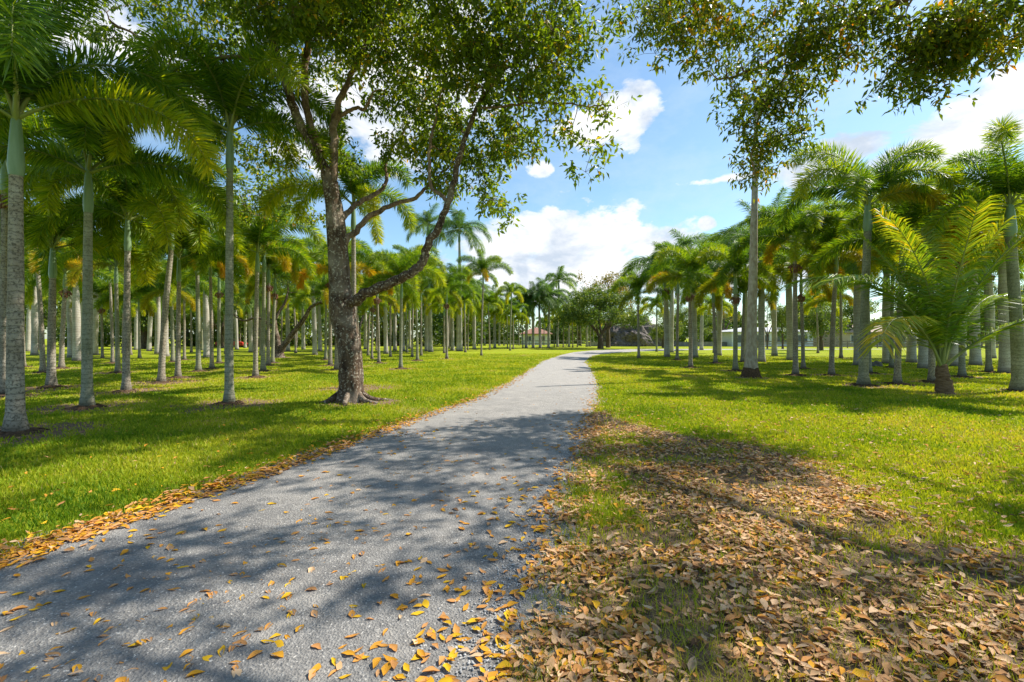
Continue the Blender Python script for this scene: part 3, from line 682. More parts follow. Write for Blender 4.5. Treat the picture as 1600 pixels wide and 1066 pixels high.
ot = link('overhanging_tree', None, None, (ox, oy, 0)); off = np.array([ox, oy, 0])
tag(ot, 'broadleaf tree whose green and rust leaves hang over the top right corner', 'tree')
mb = MB(); mb.tube(spline([(0, 0, -.1), (.05, 0, 1.2), (0, .05, 2.3), (0, 0, 3.3)], 5), np.linspace(.40, .24, 16), 20, 0, .5, .1)
link('trunk', mb.mesh('overhang_trunk', [M_bark]), ot)
for k, (sp, rad) in enumerate(sk):
    m2 = MB(); m2.tube(sp - off, rad, 10, 0, .5, .10); link('branch', m2.mesh('limb', [M_barklimb]), ot)
for mbx, nm, mt in ((tw, 'twigs', M_barklimb), (lf, 'foliage', M_bl2)):
    mbx.V = [v - off.astype(np.float32) for v in mbx.V]; link(nm, mbx.mesh(nm, [mt]), ot)

# background trees
def far_tree_proto(kind, seed):
    r = np.random.default_rng(seed)
    if kind == 'round':      # umbrella crown, forked low trunk
        limbs = [([(0, 0, 1.7), (-.8, .1, 3.0), (-2.2, 0, 4.4), (-3.6, 0, 5.0)], .24, .08), ([(0, 0, 1.7), (.6, 0, 3.0), (1.6, .3, 4.6), (3.2, 0, 5.6)], .24, .08),
                 ([(.2, 0, 2.2), (.0, .8, 4.0), (.3, 1.5, 6.0)], .2, .08), ([(.6, 0, 2.8), (2.2, -.8, 3.8), (4.0, -1, 4.6)], .14, .06), ([(-.3, 0, 2.4), (-1, -1.2, 4.2), (-1.4, -2.4, 5.4)], .14, .06)]
        bl = []
        for a in np.linspace(0, 2 * PI, 11)[:-1]:
            bl.append(((math.cos(a) * 4.4, math.sin(a) * 3.8, 5.3 + r.uniform(-.9, .5)), 1.6, 1)); 
        for a in np.linspace(.3, 2 * PI + .3, 7)[:-1]: bl.append(((math.cos(a) * 2.3, math.sin(a) * 2.2, 7.0 + r.uniform(-.3, .5)), 1.7, 1))
        bl.append(((0, 0, 8.0), 1.5, 1)); bl.append(((5.6, 0, 4.4), .9, 1)); bl.append(((-5.4, 0, 4.0), 1.0, 1))
        th, tr_ = 1.8, .36
    elif kind == 'dense':
        limbs = [([(0, 0, 1.6), (-.5, .3, 3), (-1.5, .4, 4.6)], .18, .06), ([(0, 0, 1.6), (.6, -.2, 3.2), (1.4, 0, 5)], .18, .06), ([(0, 0, 1.8), (.1, .2, 4), (0, 0, 6.5)], .18, .06)]
        bl = [((r.normal(0, 1.5), r.normal(0, 1.4), r.uniform(2.4, 7.6)), r.uniform(1.0, 1.7), 1) for _ in range(15)]; th, tr_ = 1.8, .26
    else:                    # open crown
        limbs = [([(0, 0, 2.4), (-1.2, .2, 4.4), (-3, .3, 6.8), (-4, 0, 8.2)], .2, .06), ([(0, 0, 2.4), (1.2, 0, 4.6), (2.8, .3, 7.2), (4, 0, 8.4)], .2, .06), ([(0, 0, 2.4), (.2, .4, 5), (0, .2, 8.5)], .2, .06)]
        bl = [((r.uniform(-4.5, 4.5), r.uniform(-2.5, 2.5), r.uniform(5.2, 9.2)), r.uniform(.7, 1.3), .8) for _ in range(20)]; th, tr_ = 2.6, .28
    sk, tw, lf = grow(limbs, [(np.array(c), rb, k) for c, rb, k in bl], 6.5 if kind == 'round' else 4.6 if kind == 'dense' else 4.0, 66, .40, .27, seed, .45, .5)
    mt = MB(); mt.tube(spline([(0, 0, -.1), (.05, 0, th * .5), (0, 0, th)], 4), np.linspace(tr_ * 1.3, tr_ * .85, 9), 12, 0, .5, .1)
    for sp, rad in sk: mt.tube(sp, rad, 7)
    o = mt.n; mt.V += tw.V; mt.L += [x + o for x in tw.L]; mt.C += tw.C; mt.M += tw.M; mt.T += tw.T; mt.n += tw.n
    return mt.mesh(kind + '_wood', [M_barkfar]), lf
PROTO = {}
for kd in ('round', 'dense', 'open'):
    for v in range(2):
        w, lf = far_tree_proto(kd, 60 + v + len(kd)); PROTO[kd, v] = (w, lf.mesh(kd + '_leaf', [M_far]), lf.mesh(kd + '_leaf_gold', [M_fargold]))
def bgtree(px, Y, kind, v, H, label, wide=1.0, gold=False, name='broadleaf_tree', group='background trees'):
    w, l1, l2 = PROTO[kind, v]; h0 = {'round': 9.4, 'dense': 8.8, 'open': 10.0}[kind]; s = H / h0
    X = (px - 800) / F * Y
    t = link(name, None, None, (X, Y, -.02), (0, 0, (px * 7) % 6.28 if kind != 'round' else 0)); tag(t, label, 'tree', group)
    link('trunk', w, t, scl=(s * wide, s * wide, s)); link('crown', l2 if gold else l1, t, scl=(s * wide, s * wide, s))
    return t
bgtree(938, 66, 'round', 0, 9.4, 'round-crowned shade tree with forked trunk at the road bend', 1.08, group=None) if False else None
t = bgtree(938, 66, 'round', 0, 9.4, 'round-crowned shade tree with forked trunk at the road bend', 1.08)
t = bgtree(950, 74, 'open', 0, 12.2, 'thin open-crowned tree rising behind the round-crowned tree', .9, True)
bgtree(985, 104, 'open', 1, 12, 'golden brown tree behind the quarry mound', .9, True)
bgtree(1036, 72, 'dense', 0, 6.6, 'dark tree right of the mound behind the first royal palms', .9)
bgtree(1199, 66, 'open', 1, 7.0, 'thin dark-stemmed tree before the white house', .5)
bgtree(1223, 64, 'dense', 1, 6.8, 'small green tree standing before the rail fence by the white house', .6)
bgtree(1283, 58, 'dense', 0, 8.4, 'dark dense tree with forked brown trunk before the rail fence', .85)
bgtree(1080, 88, 'dense', 1, 8.6, 'green bushy tree beyond the low wall', 1.1)
bgtree(1130, 92, 'open', 0, 9.5, 'golden tree beyond the low wall', .9, True)
bgtree(1262, 92, 'round', 1, 10, 'wide tree behind the white house')
bgtree(1330, 84, 'dense', 1, 9.5, 'bushy tree just left of the tan house')
bgtree(1400, 90, 'dense', 0, 10.5, 'tall dense tree just right of the tan house', 1.2)
bgtree(1450, 78, 'round', 0, 9.0, 'wide tree behind the coconut palm and the rail fence')
bgtree(1530, 76, 'dense', 1, 10.0, 'dense tree beyond the fence, right of the coconut palm', 1.2)
bgtree(1595, 80, 'round', 1, 11.0, 'broad tree beyond the fence at the right edge')
bgtree(905, 96, 'dense', 0, 7.6, 'bushy tree between far palms left of the round-crowned tree', 1.2)
bgtree(560, 78, 'open', 1, 12, 'pale leafy tree behind the rough-barked tree', 1, True)
bgtree(60, 60, 'dense', 1, 11, 'leafy tree behind the leftmost palms', 1.2)
bgtree(225, 66, 'dense', 0, 10, 'leafy tree behind the palms in the left grove', 1.3)
bgtree(345, 72, 'round', 1, 11, 'wide leafy tree behind the grove above the red car', 1.0)

# dark forked tree in the left grove
fx, fy = G(435, 559)
limbs = [([(0, 0, .3), (-.1, 0, 1.5), (-.35, 0, 3.0), (-.2, 0, 4.6)], .30, .12), ([(.1, 0, .4), (.8, 0, 1.5), (1.9, 0, 2.9), (2.8, 0, 4.2), (4.2, 0, 4.6)], .26, .10),
         ([(-.3, 0, 2.4), (-1.6, 0, 3.2), (-2.9, 0, 3.0), (-3.8, 0, 3.7)], .12, .05), ([(-.2, 0, 3.2), (.5, .4, 5), (.6, .3, 6.6)], .12, .05)]
bl = [(np.array(c), rb, 1) for c, rb in [((-3.8, 0, 4.6), 1.1), ((-2, .5, 5.6), 1.4), ((0, 0, 6.2), 1.6), ((1.6, .4, 6.4), 1.5), ((3.4, 0, 5.4), 1.4), ((5, 0, 5.0), 1.0), ((.6, 1, 7.6), 1.3), ((-1.4, 0, 7.2), 1.2)]]
sk, tw, lf = grow(limbs, bl, 5, 70, .36, .18, 77, .5, .45)
t = link('forked_tree', None, None, (fx, fy, -.02)); tag(t, 'dark forked tree with a leaning limb among the palm trunks on the left', 'tree')
mb = MB(); mb.tube([(0.05, 0, -.1), (.03, 0, .2), (0, 0, .6)], [.5, .40, .32], 14, 0, .5, .1)
link('trunk', mb.mesh('forked_trunk', [M_bark]), t)
for sp, rad in sk: m2 = MB(); m2.tube(sp, rad, 10, 0, .5, .1); link('branch', m2.mesh('limb', [M_bark]), t)
link('twigs', tw.mesh('twigs', [M_bark]), t); link('foliage', lf.mesh('foliage', [M_far]), t)
BASES.append((fx, fy, 1.3))

# far woods: one mass of foliage
def woods(name, x0, x1, y0, y1, hmin, hmax, n, ls, label, seed, mat, low=0.0):
    r = np.random.default_rng(seed); mb = MB()
    nb = int((x1 - x0) / 2.2); bxs = r.uniform(x0, x1, nb); bys = r.uniform(y0, y1, nb)
    H = hmin + (hmax - hmin) * fbm(bxs * .06 + 3, bys * 0, seed, 3)
    k = r.integers(0, nb, n); zq = r.uniform(0, 1, n)
    rad = 2.6 * np.sqrt(np.clip(1 - (zq * 2 - 1) ** 2, .15, 1)) * (1 + .4 * (r.random(n) - .5))
    a = r.uniform(0, 2 * PI, n)
    B = np.stack([bxs[k] + np.cos(a) * rad + r.normal(0, .5, n), bys[k] + np.sin(a) * rad, low + zq * H[k] + r.normal(0, .4, n)], 1); B[:, 2] = np.maximum(B[:, 2], .1)
    d = r.normal(0, 1, (n, 3)); d /= np.linalg.norm(d, axis=1)[:, None]; w = np.cross(d, r.normal(0, 1, (n, 3))); w /= np.linalg.norm(w, axis=1)[:, None]
    l = ls * r.uniform(.6, 1.4, n)[:, None]
    V = np.stack([B, B + d * l * .5 + w * l * .35, B + d * l, B + d * l * .5 - w * l * .35], 1).reshape(-1, 3); o = np.arange(n)[:, None] * 4
    t = np.clip(.35 + .5 * (fbm(B[:, 0] * .35, B[:, 2] * .5, 4) - .5) * 2 + r.normal(0, .15, n), 0, 1)
    mb.add(V, np.concatenate([o, o + 1, o + 2, o + 3], 1), 0, np.repeat(t, 4))
    for i in range(0, nb, 2): mb.tube([(bxs[i], bys[i], -.1), (bxs[i] + .2, bys[i], H[i] * .45)], [.3, .15], 6, 1)
    o = link(name, mb.mesh(name, [mat, M_barkfar])); tag(o, label, None, None, 'stuff'); return o
woods('woodland', -175, -4, 80, 98, 8, 13, 90000, .62, 'dense dark green woodland closing off the left grove', 3, M_far)
woods('distant_woodland', -24, 18, 112, 126, 5, 8.5, 16000, .6, 'distant green woodland beyond the end of the left grove', 4, M_far)
woods('distant_treeline', 15, 230, 125, 150, 6, 10, 60000, .8, 'distant treeline beyond the fields on the right', 5, M_far)

# ---------------------------------------------------------------- ground sheet and road
def steps(segs):
    out = [segs[0][0]]
    for a, b, s in segs: out += list(np.arange(a + s, b + s * .5, s))
    return np.array(out)
gx = steps([(-700, -200, 50), (-200, -60, 10), (-60, -26, 1), (-26, -7, .25), (-7, 7, .085), (7, 26, .25), (26, 60, 1), (60, 200, 10), (200, 700, 50)])
gy = steps([(-120, -10, 10), (-10, 0, 1), (0, 20, .1), (20, 45, .22), (45, 80, .8), (80, 160, 8), (160, 1100, 60)])
XX, YY = np.meshgrid(gx, gy); sx = XX.ravel(); sy = YY.ravel()
nearm = (np.abs(sx) < 60) & (sy > -10) & (sy < 80)
hz = np.where(nearm, hground(sx, sy), 0); soil = np.zeros(len(sx)); soil[nearm] = soil_mask(sx[nearm], sy[nearm])
mb = MB(); nx, ny = len(gx), len(gy)
i, j = np.meshgrid(np.arange(ny - 1), np.arange(nx - 1), indexing='ij')
mb.add(np.stack([sx, sy, hz], 1), np.stack([i * nx + j, i * nx + j + 1, (i + 1) * nx + j + 1, (i + 1) * nx + j], -1).reshape(-1, 4), 0, soil)
tag(link('ground', mb.mesh('ground', [M_ground])), 'mown lawn with dry patches under the palms', None, None, 'structure')
ys = np.concatenate([np.arange(-6, 24, .4), np.arange(24, 66, 1.2)])
mb = MB(); NW = 14; V = []; T = []
for y in ys:
    a, b = float(xl(y)) - .35, float(xr(y)) + .35
    for k in range(NW):
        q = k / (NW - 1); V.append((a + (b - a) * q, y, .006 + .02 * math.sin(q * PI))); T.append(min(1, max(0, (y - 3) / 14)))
i, j = np.meshgrid(np.arange(len(ys) - 1), np.arange(NW - 1), indexing='ij')
mb.add(V, np.stack([i * NW + j, i * NW + j + 1, (i + 1) * NW + j + 1, (i + 1) * NW + j], -1).reshape(-1, 4), 0, np.array(T))
tag(link('road', mb.mesh('road', [M_road])), 'worn grey asphalt road curving right into the distance', None, None, 'structure')

# ---------------------------------------------------------------- grass
def polar(n, r0, r1, half, rng):
    r = np.exp(rng.uniform(math.log(r0), math.log(r1), n)); a = rng.uniform(-half, half, n)
    return r * np.sin(a), r * np.cos(a), r
def build_grass(n):
    X, Y, R = polar(n, 1.8, 46, .95, RNG)
    ri = road_in(X, Y); so = soil_mask(X, Y)
    keep = (ri < .03) & (RNG.random(n) < np.clip(1.12 - so, .10, 1))
    X, Y, R, so = X[keep], Y[keep], R[keep], so[keep]; n = len(X)
    Z = hground(X, Y)
    a = RNG.uniform(0, 2 * PI, n); lean = RNG.uniform(.1, .9, n)
    tuft = fbm(X * 2.3, Y * 2.3, 71)
    h = (.030 + .038 * tuft) * RNG.uniform(.5, 1.3, n) * (1 + .25 * (R < 5)); w = np.clip(.0034 * (R / 2.6), .003, .035) * RNG.uniform(.7, 1.2, n)
    wx, wy = np.cos(a) * w, np.sin(a) * w
    b = RNG.uniform(0, 2 * PI, n); tx, ty = np.cos(b) * h * lean, np.sin(b) * h * lean
    V = np.stack([np.stack([X - wx, Y - wy, Z - .004], 1), np.stack([X + wx, Y + wy, Z - .004], 1), np.stack([X + tx, Y + ty, Z + h], 1)], 1).reshape(-1, 3)
    t = np.clip(.38 + (fbm(X * .7, Y * .7, 81) - .5) * 1.0 + np.clip(fbm(X * .22, Y * .22, 55) - .5, 0, 1) * 1.1 + RNG.normal(0, .13, n) + so * .35 + (RNG.random(n) < .07) * .45, 0, 1)
    mb = MB(); o = np.arange(n)[:, None] * 3
    mb.add(V, np.concatenate([o, o + 1, o + 2], 1), 0, np.repeat(t, 3))
    tag(link('grass', mb.mesh('grass', [M_blade], False)), 'short yellow-green mown grass covering the lawn', None, None, 'stuff')
build_grass(640000)

# ---------------------------------------------------------------- fallen leaves
def leaf_proto(seed):
    r = np.random.default_rng(seed); V = []
    curl = r.uniform(.0, .9); bend = r.uniform(-.35, .6); wk = r.uniform(.7, 1.35); skew = r.uniform(-.25, .25); tw = r.uniform(-.6, .6)
    for i, u in enumerate(np.linspace(0, 1, 6)):
        w = [0.03, .27, .38, .35, .19, .01][i]
        for v in (-1, 0, 1):
            y = v * w * .5 * wk * (1 + skew * v * (1 + math.sin(i * 2.3 + seed))); z = abs(v) * w * .5 * curl + bend * (u - .5) ** 2 + tw * y * (u - .5)
            V.append((u - .5, y, z))
    V = np.array(V); V[:, 2] -= np.percentile(V[:, 2], 10); return V
LF = [[k * 3 + j, k * 3 + j + 1, (k + 1) * 3 + j + 1, (k + 1) * 3 + j] for k in range(5) for j in range(2)]
PR = [leaf_proto(i) for i in range(16)]
def leaf_points():
    out = []
    X, Y, R = polar(330000, 1.9, 24, .95, RNG)
    lm = litter_mask(X, Y); cl = fbm(X * 2.2, Y * 2.2, 91); patch = fbm(X * 1.1, Y * 1.1, 33)
    ri = road_in(X, Y)
    dens = lm * (ri < .12 - .15 * cl) * np.clip((cl - .22) * 2.4, .12, 1) * np.clip(1.15 - 2.6 * np.clip(patch - .5, 0, 1), .25, 1) * .50
    dens = dens * np.clip((R / 4.0) ** 1.3, .42, 2.0) * .62; kk = .45
    lawn = (ri < 0) * (1 - lm) * np.where(X > 0, .13 * np.clip(1.4 - Y / 18, .1, 1), .012) 
    left = (X < xl(Y) + .5) & (X > xl(Y) - .9)
    e = X - xl(Y)
    verge = np.exp(-((e + .02) / .17) ** 2) * .62 * np.clip(1.3 - Y / 30, .3, 1) * (X < xl(Y) + .8)
    vr = np.exp(-((X - xr(Y)) / .20) ** 2) * .35 * (Y > 7) * np.clip(1.4 - Y / 22, .05, 1)
    onroad = (ri > 0) * (.014 * np.clip((fbm(X * 1.2, Y * 1.2, 95) - .3) * 3.2, .1, 1.6) + .035 * np.exp(-np.clip(xr(Y) - X, 0, 9) / .35) * (Y < 10)) * np.clip(1.4 - Y / 16, .15, 1)
    p = np.clip(dens + (lawn + verge * 2.4 + vr * 1.3 + onroad * 2.3) * kk, 0, 1); k = RNG.random(len(X)) < p
    X, Y, R = X[k], Y[k], R[k]
    inr = road_in(X, Y) > 0; lm = litter_mask(X, Y)
    return X, Y, R, inr, lm
X, Y, R, inr, lm = leaf_points()
n = len(X)
Z = np.where(inr, .022, hground(X, Y) + .012 + RNG.uniform(0, .02, n) + .016 * (X < xl(Y) + .3))
ln = np.where(RNG.random(n) < .58, RNG.uniform(.05, .092, n), RNG.uniform(.018, .05, n)); ln = np.where(inr & (ln < .05), ln + .03, ln)
tint = np.where(inr | (X < xl(Y) + .3), np.clip(RNG.normal(.27, .19, n), 0, 1), np.clip(RNG.normal(.62, .22, n), .05, 1))
tint = np.where(RNG.random(n) < .10, RNG.uniform(0, 1, n), tint)
az = RNG.uniform(0, 2 * PI, n); rx = RNG.normal(0, .28, n) * np.where(inr, .4, .85); ry = RNG.normal(0, .25, n) * np.where(inr, .4, .85); pv = RNG.integers(0, 16, n)
view = (np.abs(X / Y) < 1.12) & (Y > 2.15)
order = np.argsort(np.where(view, R, 1e9))[:300]; ind = np.zeros(n, bool); ind[order] = True
def rotm(az, rx, ry):
    cz, sz, cx, sx_, cy, sy_ = np.cos(az), np.sin(az), np.cos(rx), np.sin(rx), np.cos(ry), np.sin(ry)
    o = np.zeros_like(az); I = np.ones_like(az)
    Rz = np.array([[cz, -sz, o], [sz, cz, o], [o, o, I]]).transpose(2, 0, 1); Rx = np.array([[I, o, o], [o, cx, -sx_], [o, sx_, cx]]).transpose(2, 0, 1); Ry = np.array([[cy, o, sy_], [o, I, o], [-sy_, o, cy]]).transpose(2, 0, 1)
    return Rz @ Ry @ Rx
mb = MB(); s = ~ind
for v in range(16):
    q = s & (pv == v); m = q.sum()
    Rm = rotm(az[q], rx[q], ry[q]); V = np.einsum('nij,kj->nki', Rm, PR[v]) * ln[q][:, None, None] + np.stack([X[q], Y[q], Z[q]], 1)[:, None, :]
    o = np.arange(m)[:, None, None] * 18
    mb.add(V.reshape(-1, 3), (o + np.array(LF)[None]).reshape(-1, 4), 0, np.repeat(tint[q], 18))
tag(link('leaf_litter', mb.mesh('leaf_litter', [M_litter])), 'dry orange and tan fallen leaves strewn over road edges and lawn', None, None, 'stuff')
TV = [(.03, 'yellow'), (.2, 'golden orange'), (.4, 'rust brown'), (.62, 'tan'), (.85, 'pale tan'), (1.0, 'dark brown')]
LM = {}
for i in order:
    tv, cn = min(TV, key=lambda q: abs(q[0] - tint[i])); key = (tv, int(pv[i]))
    if key not in LM:
        m2 = MB(); m2.add(PR[key[1]], LF, 0, tv); LM[key] = m2.mesh('fallen_leaf', [M_litter])
    Rm = Matrix(rotm(az[i:i+1], rx[i:i+1], ry[i:i+1])[0].tolist())
    o = link('fallen_leaf', LM[key], None, (X[i], Y[i], Z[i]), Rm.to_euler(), ln[i])
    place = 'lying on the grey asphalt road' if inr[i] else 'lying in the leaf litter right of the road' if X[i] > 0 else 'lying on the left road verge'
    tag(o, f'{cn} fallen leaf {place}', 'fallen leaf', f'{cn} fallen leaves {place}')

# straw and pebbles
nS = 15000; X, Y, R = polar(nS, 1.9, 12, .95, RNG); k = (litter_mask(X, Y) > .4) & (road_in(X, Y) < .05); X, Y, R = X[k], Y[k], R[k]; n = len(X)
Z = hground(X, Y) + .006 + RNG.uniform(0, .015, n); a = RNG.uniform(0, 2 * PI, n); l = RNG.uniform(.04, .11, n); w = .0016 * np.clip(R / 2.5, 1, 4)
dx, dy = np.cos(a), np.sin(a); dz = RNG.normal(0, .15, n)
V = np.stack([np.stack([X - dy * w, Y + dx * w, Z], 1), np.stack([X + dy * w, Y - dx * w, Z], 1), np.stack([X + dx * l, Y + dy * l, Z + dz * l + .01], 1)], 1).reshape(-1, 3)
mb = MB(); o = np.arange(n)[:, None] * 3; mb.add(V, np.concatenate([o, o + 1, o + 2], 1), 0, np.repeat(RNG.uniform(.82, 1, n), 3))
tag(link('dry_straw', mb.mesh('dry_straw', [M_blade], False)), 'dry straw-like dead grass among the fallen leaves', None, None, 'stuff')
nP = 5200; mb = MB(); yy = np.exp(RNG.uniform(math.log(1.9), math.log(9), nP)); xx = xr(yy) + RNG.normal(-.02, .16, nP)
ex = RNG.random(nP) < .12; xx = np.where(ex, RNG.uniform(-3.5, .5, nP), xx)
ico = np.array([(0,0,1),(.89,0,.45),(.28,.85,.45),(-.72,.53,.45),(-.72,-.53,.45),(.28,-.85,.45),(.72,.53,-.45),(-.28,.85,-.45),(-.89,0,-.45),(-.28,-.85,-.45),(.72,-.53,-.45),(0,0,-1)])
icf = np.array([(0,1,2),(0,2,3),(0,3,4),(0,4,5),(0,5,1),(1,6,2),(2,7,3),(3,8,4),(4,9,5),(5,10,1),(6,7,2),(7,8,3),(8,9,4),(9,10,5),(10,6,1),(11,7,6),(11,8,7),(11,9,8),(11,10,9),(11,6,10)])
rs = np.where(ex, .0025, .0045) * RNG.uniform(.6, 1.9, nP)
V = ico[None] * rs[:, None, None] * RNG.uniform(.6, 1.2, (nP, 1, 3)) * RNG.uniform(.85, 1.15, (nP, 12, 3)) + np.stack([xx, yy, np.where(road_in(xx, yy) > 0, .018, hground(xx, yy) + .004)], 1)[:, None, :]
mb.add(V.reshape(-1, 3), (np.arange(nP)[:, None, None] * 12 + icf[None]).reshape(-1, 3), 0, .5)
tag(link('gravel', mb.mesh('gravel', [M_stone], False)), 'small pale gravel crumbs along the right road edge', None, None, 'stuff')

# ---------------------------------------------------------------- boulder, mound, walls, fences, houses, vehicles
def rock(name, loc, rx, ry, rz, mat, seed, label, cat, nu=26, nv=12, amp=.35, fr=1.6):
    mb = MB(); V = []
    for i in range(nv + 1):
        th = i / nv * PI / 2 * 1.12
        for j in range(nu):
            ph = j / nu * 2 * PI
            x, y, z = math.sin(th) * math.cos(ph), math.sin(th) * math.sin(ph), math.cos(th)
            q = 1 + amp * (float(fbm(np.array([x * fr + seed + z]), np.array([y * fr + z * 1.3]), seed, 4)[0]) - .5) * 2
            V.append((x * rx * q, y * ry * q, z * rz * q))
    mb.add(V, [[i * nu + j, (i + 1) * nu + j, (i + 1) * nu + (j + 1) % nu, i * nu + (j + 1) % nu] for i in range(nv) for j in range(nu)])
    return tag(link(name, mb.mesh(name, [mat], False), None, loc), label, cat)
bx_, by_ = G(1369, 573); rock('boulder', (bx_, by_, -.03), .36, .3, .32, M_boulder, 3, 'dark grey boulder on the lawn behind the tallest right foxtail palm', 'boulder')
rock('rock_mound', (24.5, 88, -.2), 6.8, 5, 5.2, M_moundrock, 8, 'large dark grey-brown heap beyond the road bend', 'mound', 60, 26, .32, 2.6)

def wall(x0, x1, y, h, name, label, mat):
    t = link(name, None, None, ((x0 + x1) / 2, y, 0)); tag(t, label, 'wall')
    mb = MB(); mb.box((0, 0, h / 2), (x1 - x0, .2, h)); link('panel', mb.mesh('panel', [mat], False), t)
    mb = MB(); mb.box((0, 0, h + .043), (x1 - x0 + .05, .28, .08)); link('coping', mb.mesh('coping', [mat], False), t)
wall(14, 43, 86, .75, 'low_wall', 'long low grey wall in front of the dark heap', M_greywall)
def fence(x0, x1, y, h, n, mat, label, rails=3):
    t = link('rail_fence', None, None, (x0, y, 0)); tag(t, label, 'fence')
    s = (x1 - x0) / n
    for i in range(n + 1): m2 = MB(); m2.box((i * s, 0, h / 2), (.12, .12, h)); link('post', m2.mesh('post', [mat], False), t)
    for k in range(rails):
        z = h * (1 - k / rails) - .12; m2 = MB()
        for i in range(n): m2.box((i * s + s / 2, -.085, z + .015 * ((i * 7) % 3 - 1)), (s - .01, .04, .15))
        link('rail', m2.mesh('rail', [mat], False), t)
fence(36, 92, 71, 1.15, 24, M_wood, 'weathered brown rail fence behind the right grove')
fence(-14, 16, 92, 1.1, 12, M_greywall, 'pale rail fence beyond the far left palms', 2)

def house(px, Y, w, dpt, hw, hr, wallm, roofm, label, wins, hip=True):
    X = (px - 800) / F * Y; t = link('house', None, None, (X, Y + dpt / 2, 0)); tag(t, label, 'house')
    mb = MB(); mb.box((0, 0, hw / 2), (w, dpt, hw)); link('wall', mb.mesh('wall', [wallm], False), t)
    e = .5; a, b = w / 2 + e, dpt / 2 + e; z0 = hw + .01; rl = max(.5, w / 2 - dpt / 2) if hip else w / 2 + e
    V = [(-a, -b, z0), (a, -b, z0), (a, b, z0), (-a, b, z0), (-rl, 0, hw + hr), (rl, 0, hw + hr), (-a, -b, z0 + .15), (a, -b, z0 + .15), (a, b, z0 + .15), (-a, b, z0 + .15)]
    mb = MB(); mb.add(V, [[0, 3, 2, 1], [0, 1, 7, 6], [1, 2, 8, 7], [2, 3, 9, 8], [3, 0, 6, 9], [6, 7, 5, 4], [8, 9, 4, 5]])
    k = mb.n; mb.add(np.array(V), [[7, 8, 5], [9, 6, 4]]); link('roof', mb.mesh('roof', [roofm], False), t)
    for i, (x, z, ww, hh) in enumerate(wins):
        mb = MB()
        for dx, dz, bw, bh in ((0, hh / 2 + .05, ww + .2, .1), (0, -hh / 2 - .05, ww + .2, .1), (-ww / 2 - .05, 0, .1, hh), (ww / 2 + .05, 0, .1, hh), (0, 0, .06, hh)): mb.box((dx, 0, dz), (bw, .08, bh))
        f = link('window', mb.mesh('frame', [M_white], False), t, (x, -dpt / 2 - .042, z))
        mb = MB(); mb.box((0, .02, 0), (ww, .03, hh)); link('pane', mb.mesh('pane', [M_glass], False), f)
    return t
house(1207, 84, 15, 8, 2.6, 1.0, M_white, M_greyroof, 'white low house with large windows beyond the rail fence', [(-5.6, 1.4, 2.4, 1.4), (-1.8, 1.4, 2.4, 1.4), (2, 1.4, 2.4, 1.4), (5.4, 1.4, 2, 1.4)])
house(1372, 82, 13, 8, 2.5, 1.6, M_tan, M_tileroof, 'tan house with pale tiled roof beyond the fence', [(-4, 1.4, 1.8, 1.3), (0, 1.2, 1.2, 1.8), (4, 1.4, 1.8, 1.3)])
house(838, 104, 6.5, 6, 2.4, 1.6, M_white, M_terra, 'cream house with terracotta roof glimpsed between the far left palms', [(-1.8, 1.4, 1.2, 1.1), (1.4, 1.4, 1.2, 1.1)])

def wheel(parent, x, y, r, w):
    mb = MB(); mb.tube([(0, -w / 2, 0), (0, -w / 2 + .03, 0), (0, w / 2 - .03, 0), (0, w / 2, 0)], [r * .92, r, r, r * .92], 20)
    mb2 = MB(); mb2.tube([(0, -w / 2 - .012, 0), (0, w / 2 + .012, 0)], [r * .55, r * .55], 14)
    t = link('wheel', mb.mesh('tyre', [M_rubber]), parent, (x, y, r)); link('rim', mb2.mesh('rim', [M_chrome]), t)
def car(px, Y, rz, label):
    X = (px - 800) / F * Y; t = link('parked_car', None, None, (X, Y, 0), (0, 0, rz)); tag(t, label, 'car')
    prof = [(-2.15, .35), (-2.2, .75), (-2.1, .95), (-1.3, 1.02), (1.3, .98), (2.0, .85), (2.2, .6), (2.15, .35)]
    def ext(pr, w, z=0):
        n = len(pr); V = [(x, -w / 2, q) for x, q in pr] + [(x, w / 2, q) for x, q in pr]; mbx = MB()
        mbx.add(V, [[i, (i + 1) % n, (i + 1) % n + n, i + n] for i in range(n)]); k = mbx
        k.L.append(np.array(list(range(n))[::-1], np.int32)); k.C.append(np.array([n], np.int32)); k.M.append(np.zeros(1, np.int32))
        k.L.append(np.array([i + n for i in range(n)], np.int32)); k.C.append(np.array([n], np.int32)); k.M.append(np.zeros(1, np.int32)); return k
    link('body', ext(prof, 1.75).mesh('body', [M_red], False), t)
    link('roof', ext([(-.9, 1.38), (-.8, 1.45), (.25, 1.44), (.4, 1.38)], 1.4).mesh('roof', [M_red], False), t)
    link('windows', ext([(-1.35, 1.0), (-.92, 1.385), (.42, 1.385), (1.05, 1.0)], 1.48).mesh('windows', [M_glass], False), t)
    for x in (-1.35, 1.35):
        for y in (-.82, .82): wheel(t, x, y, .32, .22)
car(362, 76, .1, 'red car parked beyond the left grove, seen between trunks')
X = (315 - 800) / F * 78; t = link('garden_cart', None, None, (X, 78, 0)); tag(t, 'small yellow garden cart at the far edge of the left lawn', 'cart')
mb = MB(); mb.box((0, 0, .62), (1.15, .8, .05)); mb.box((0, -.385, .78), (1.15, .03, .28)); mb.box((0, .385, .78), (1.15, .03, .28)); mb.box((-.56, 0, .78), (.03, .74, .28)); mb.box((.56, 0, .78), (.03, .74, .28))
link('tray', mb.mesh('tray', [M_yellow], False), t)
mb = MB(); mb.tube([(.5, 0, .6), (1.0, 0, .75), (1.35, 0, 1.0)], .02, 6); mb.tube([(1.35, -.25, 1.0), (1.35, .25, 1.0)], .02, 6); link('handle', mb.mesh('handle', [M_rubber]), t)
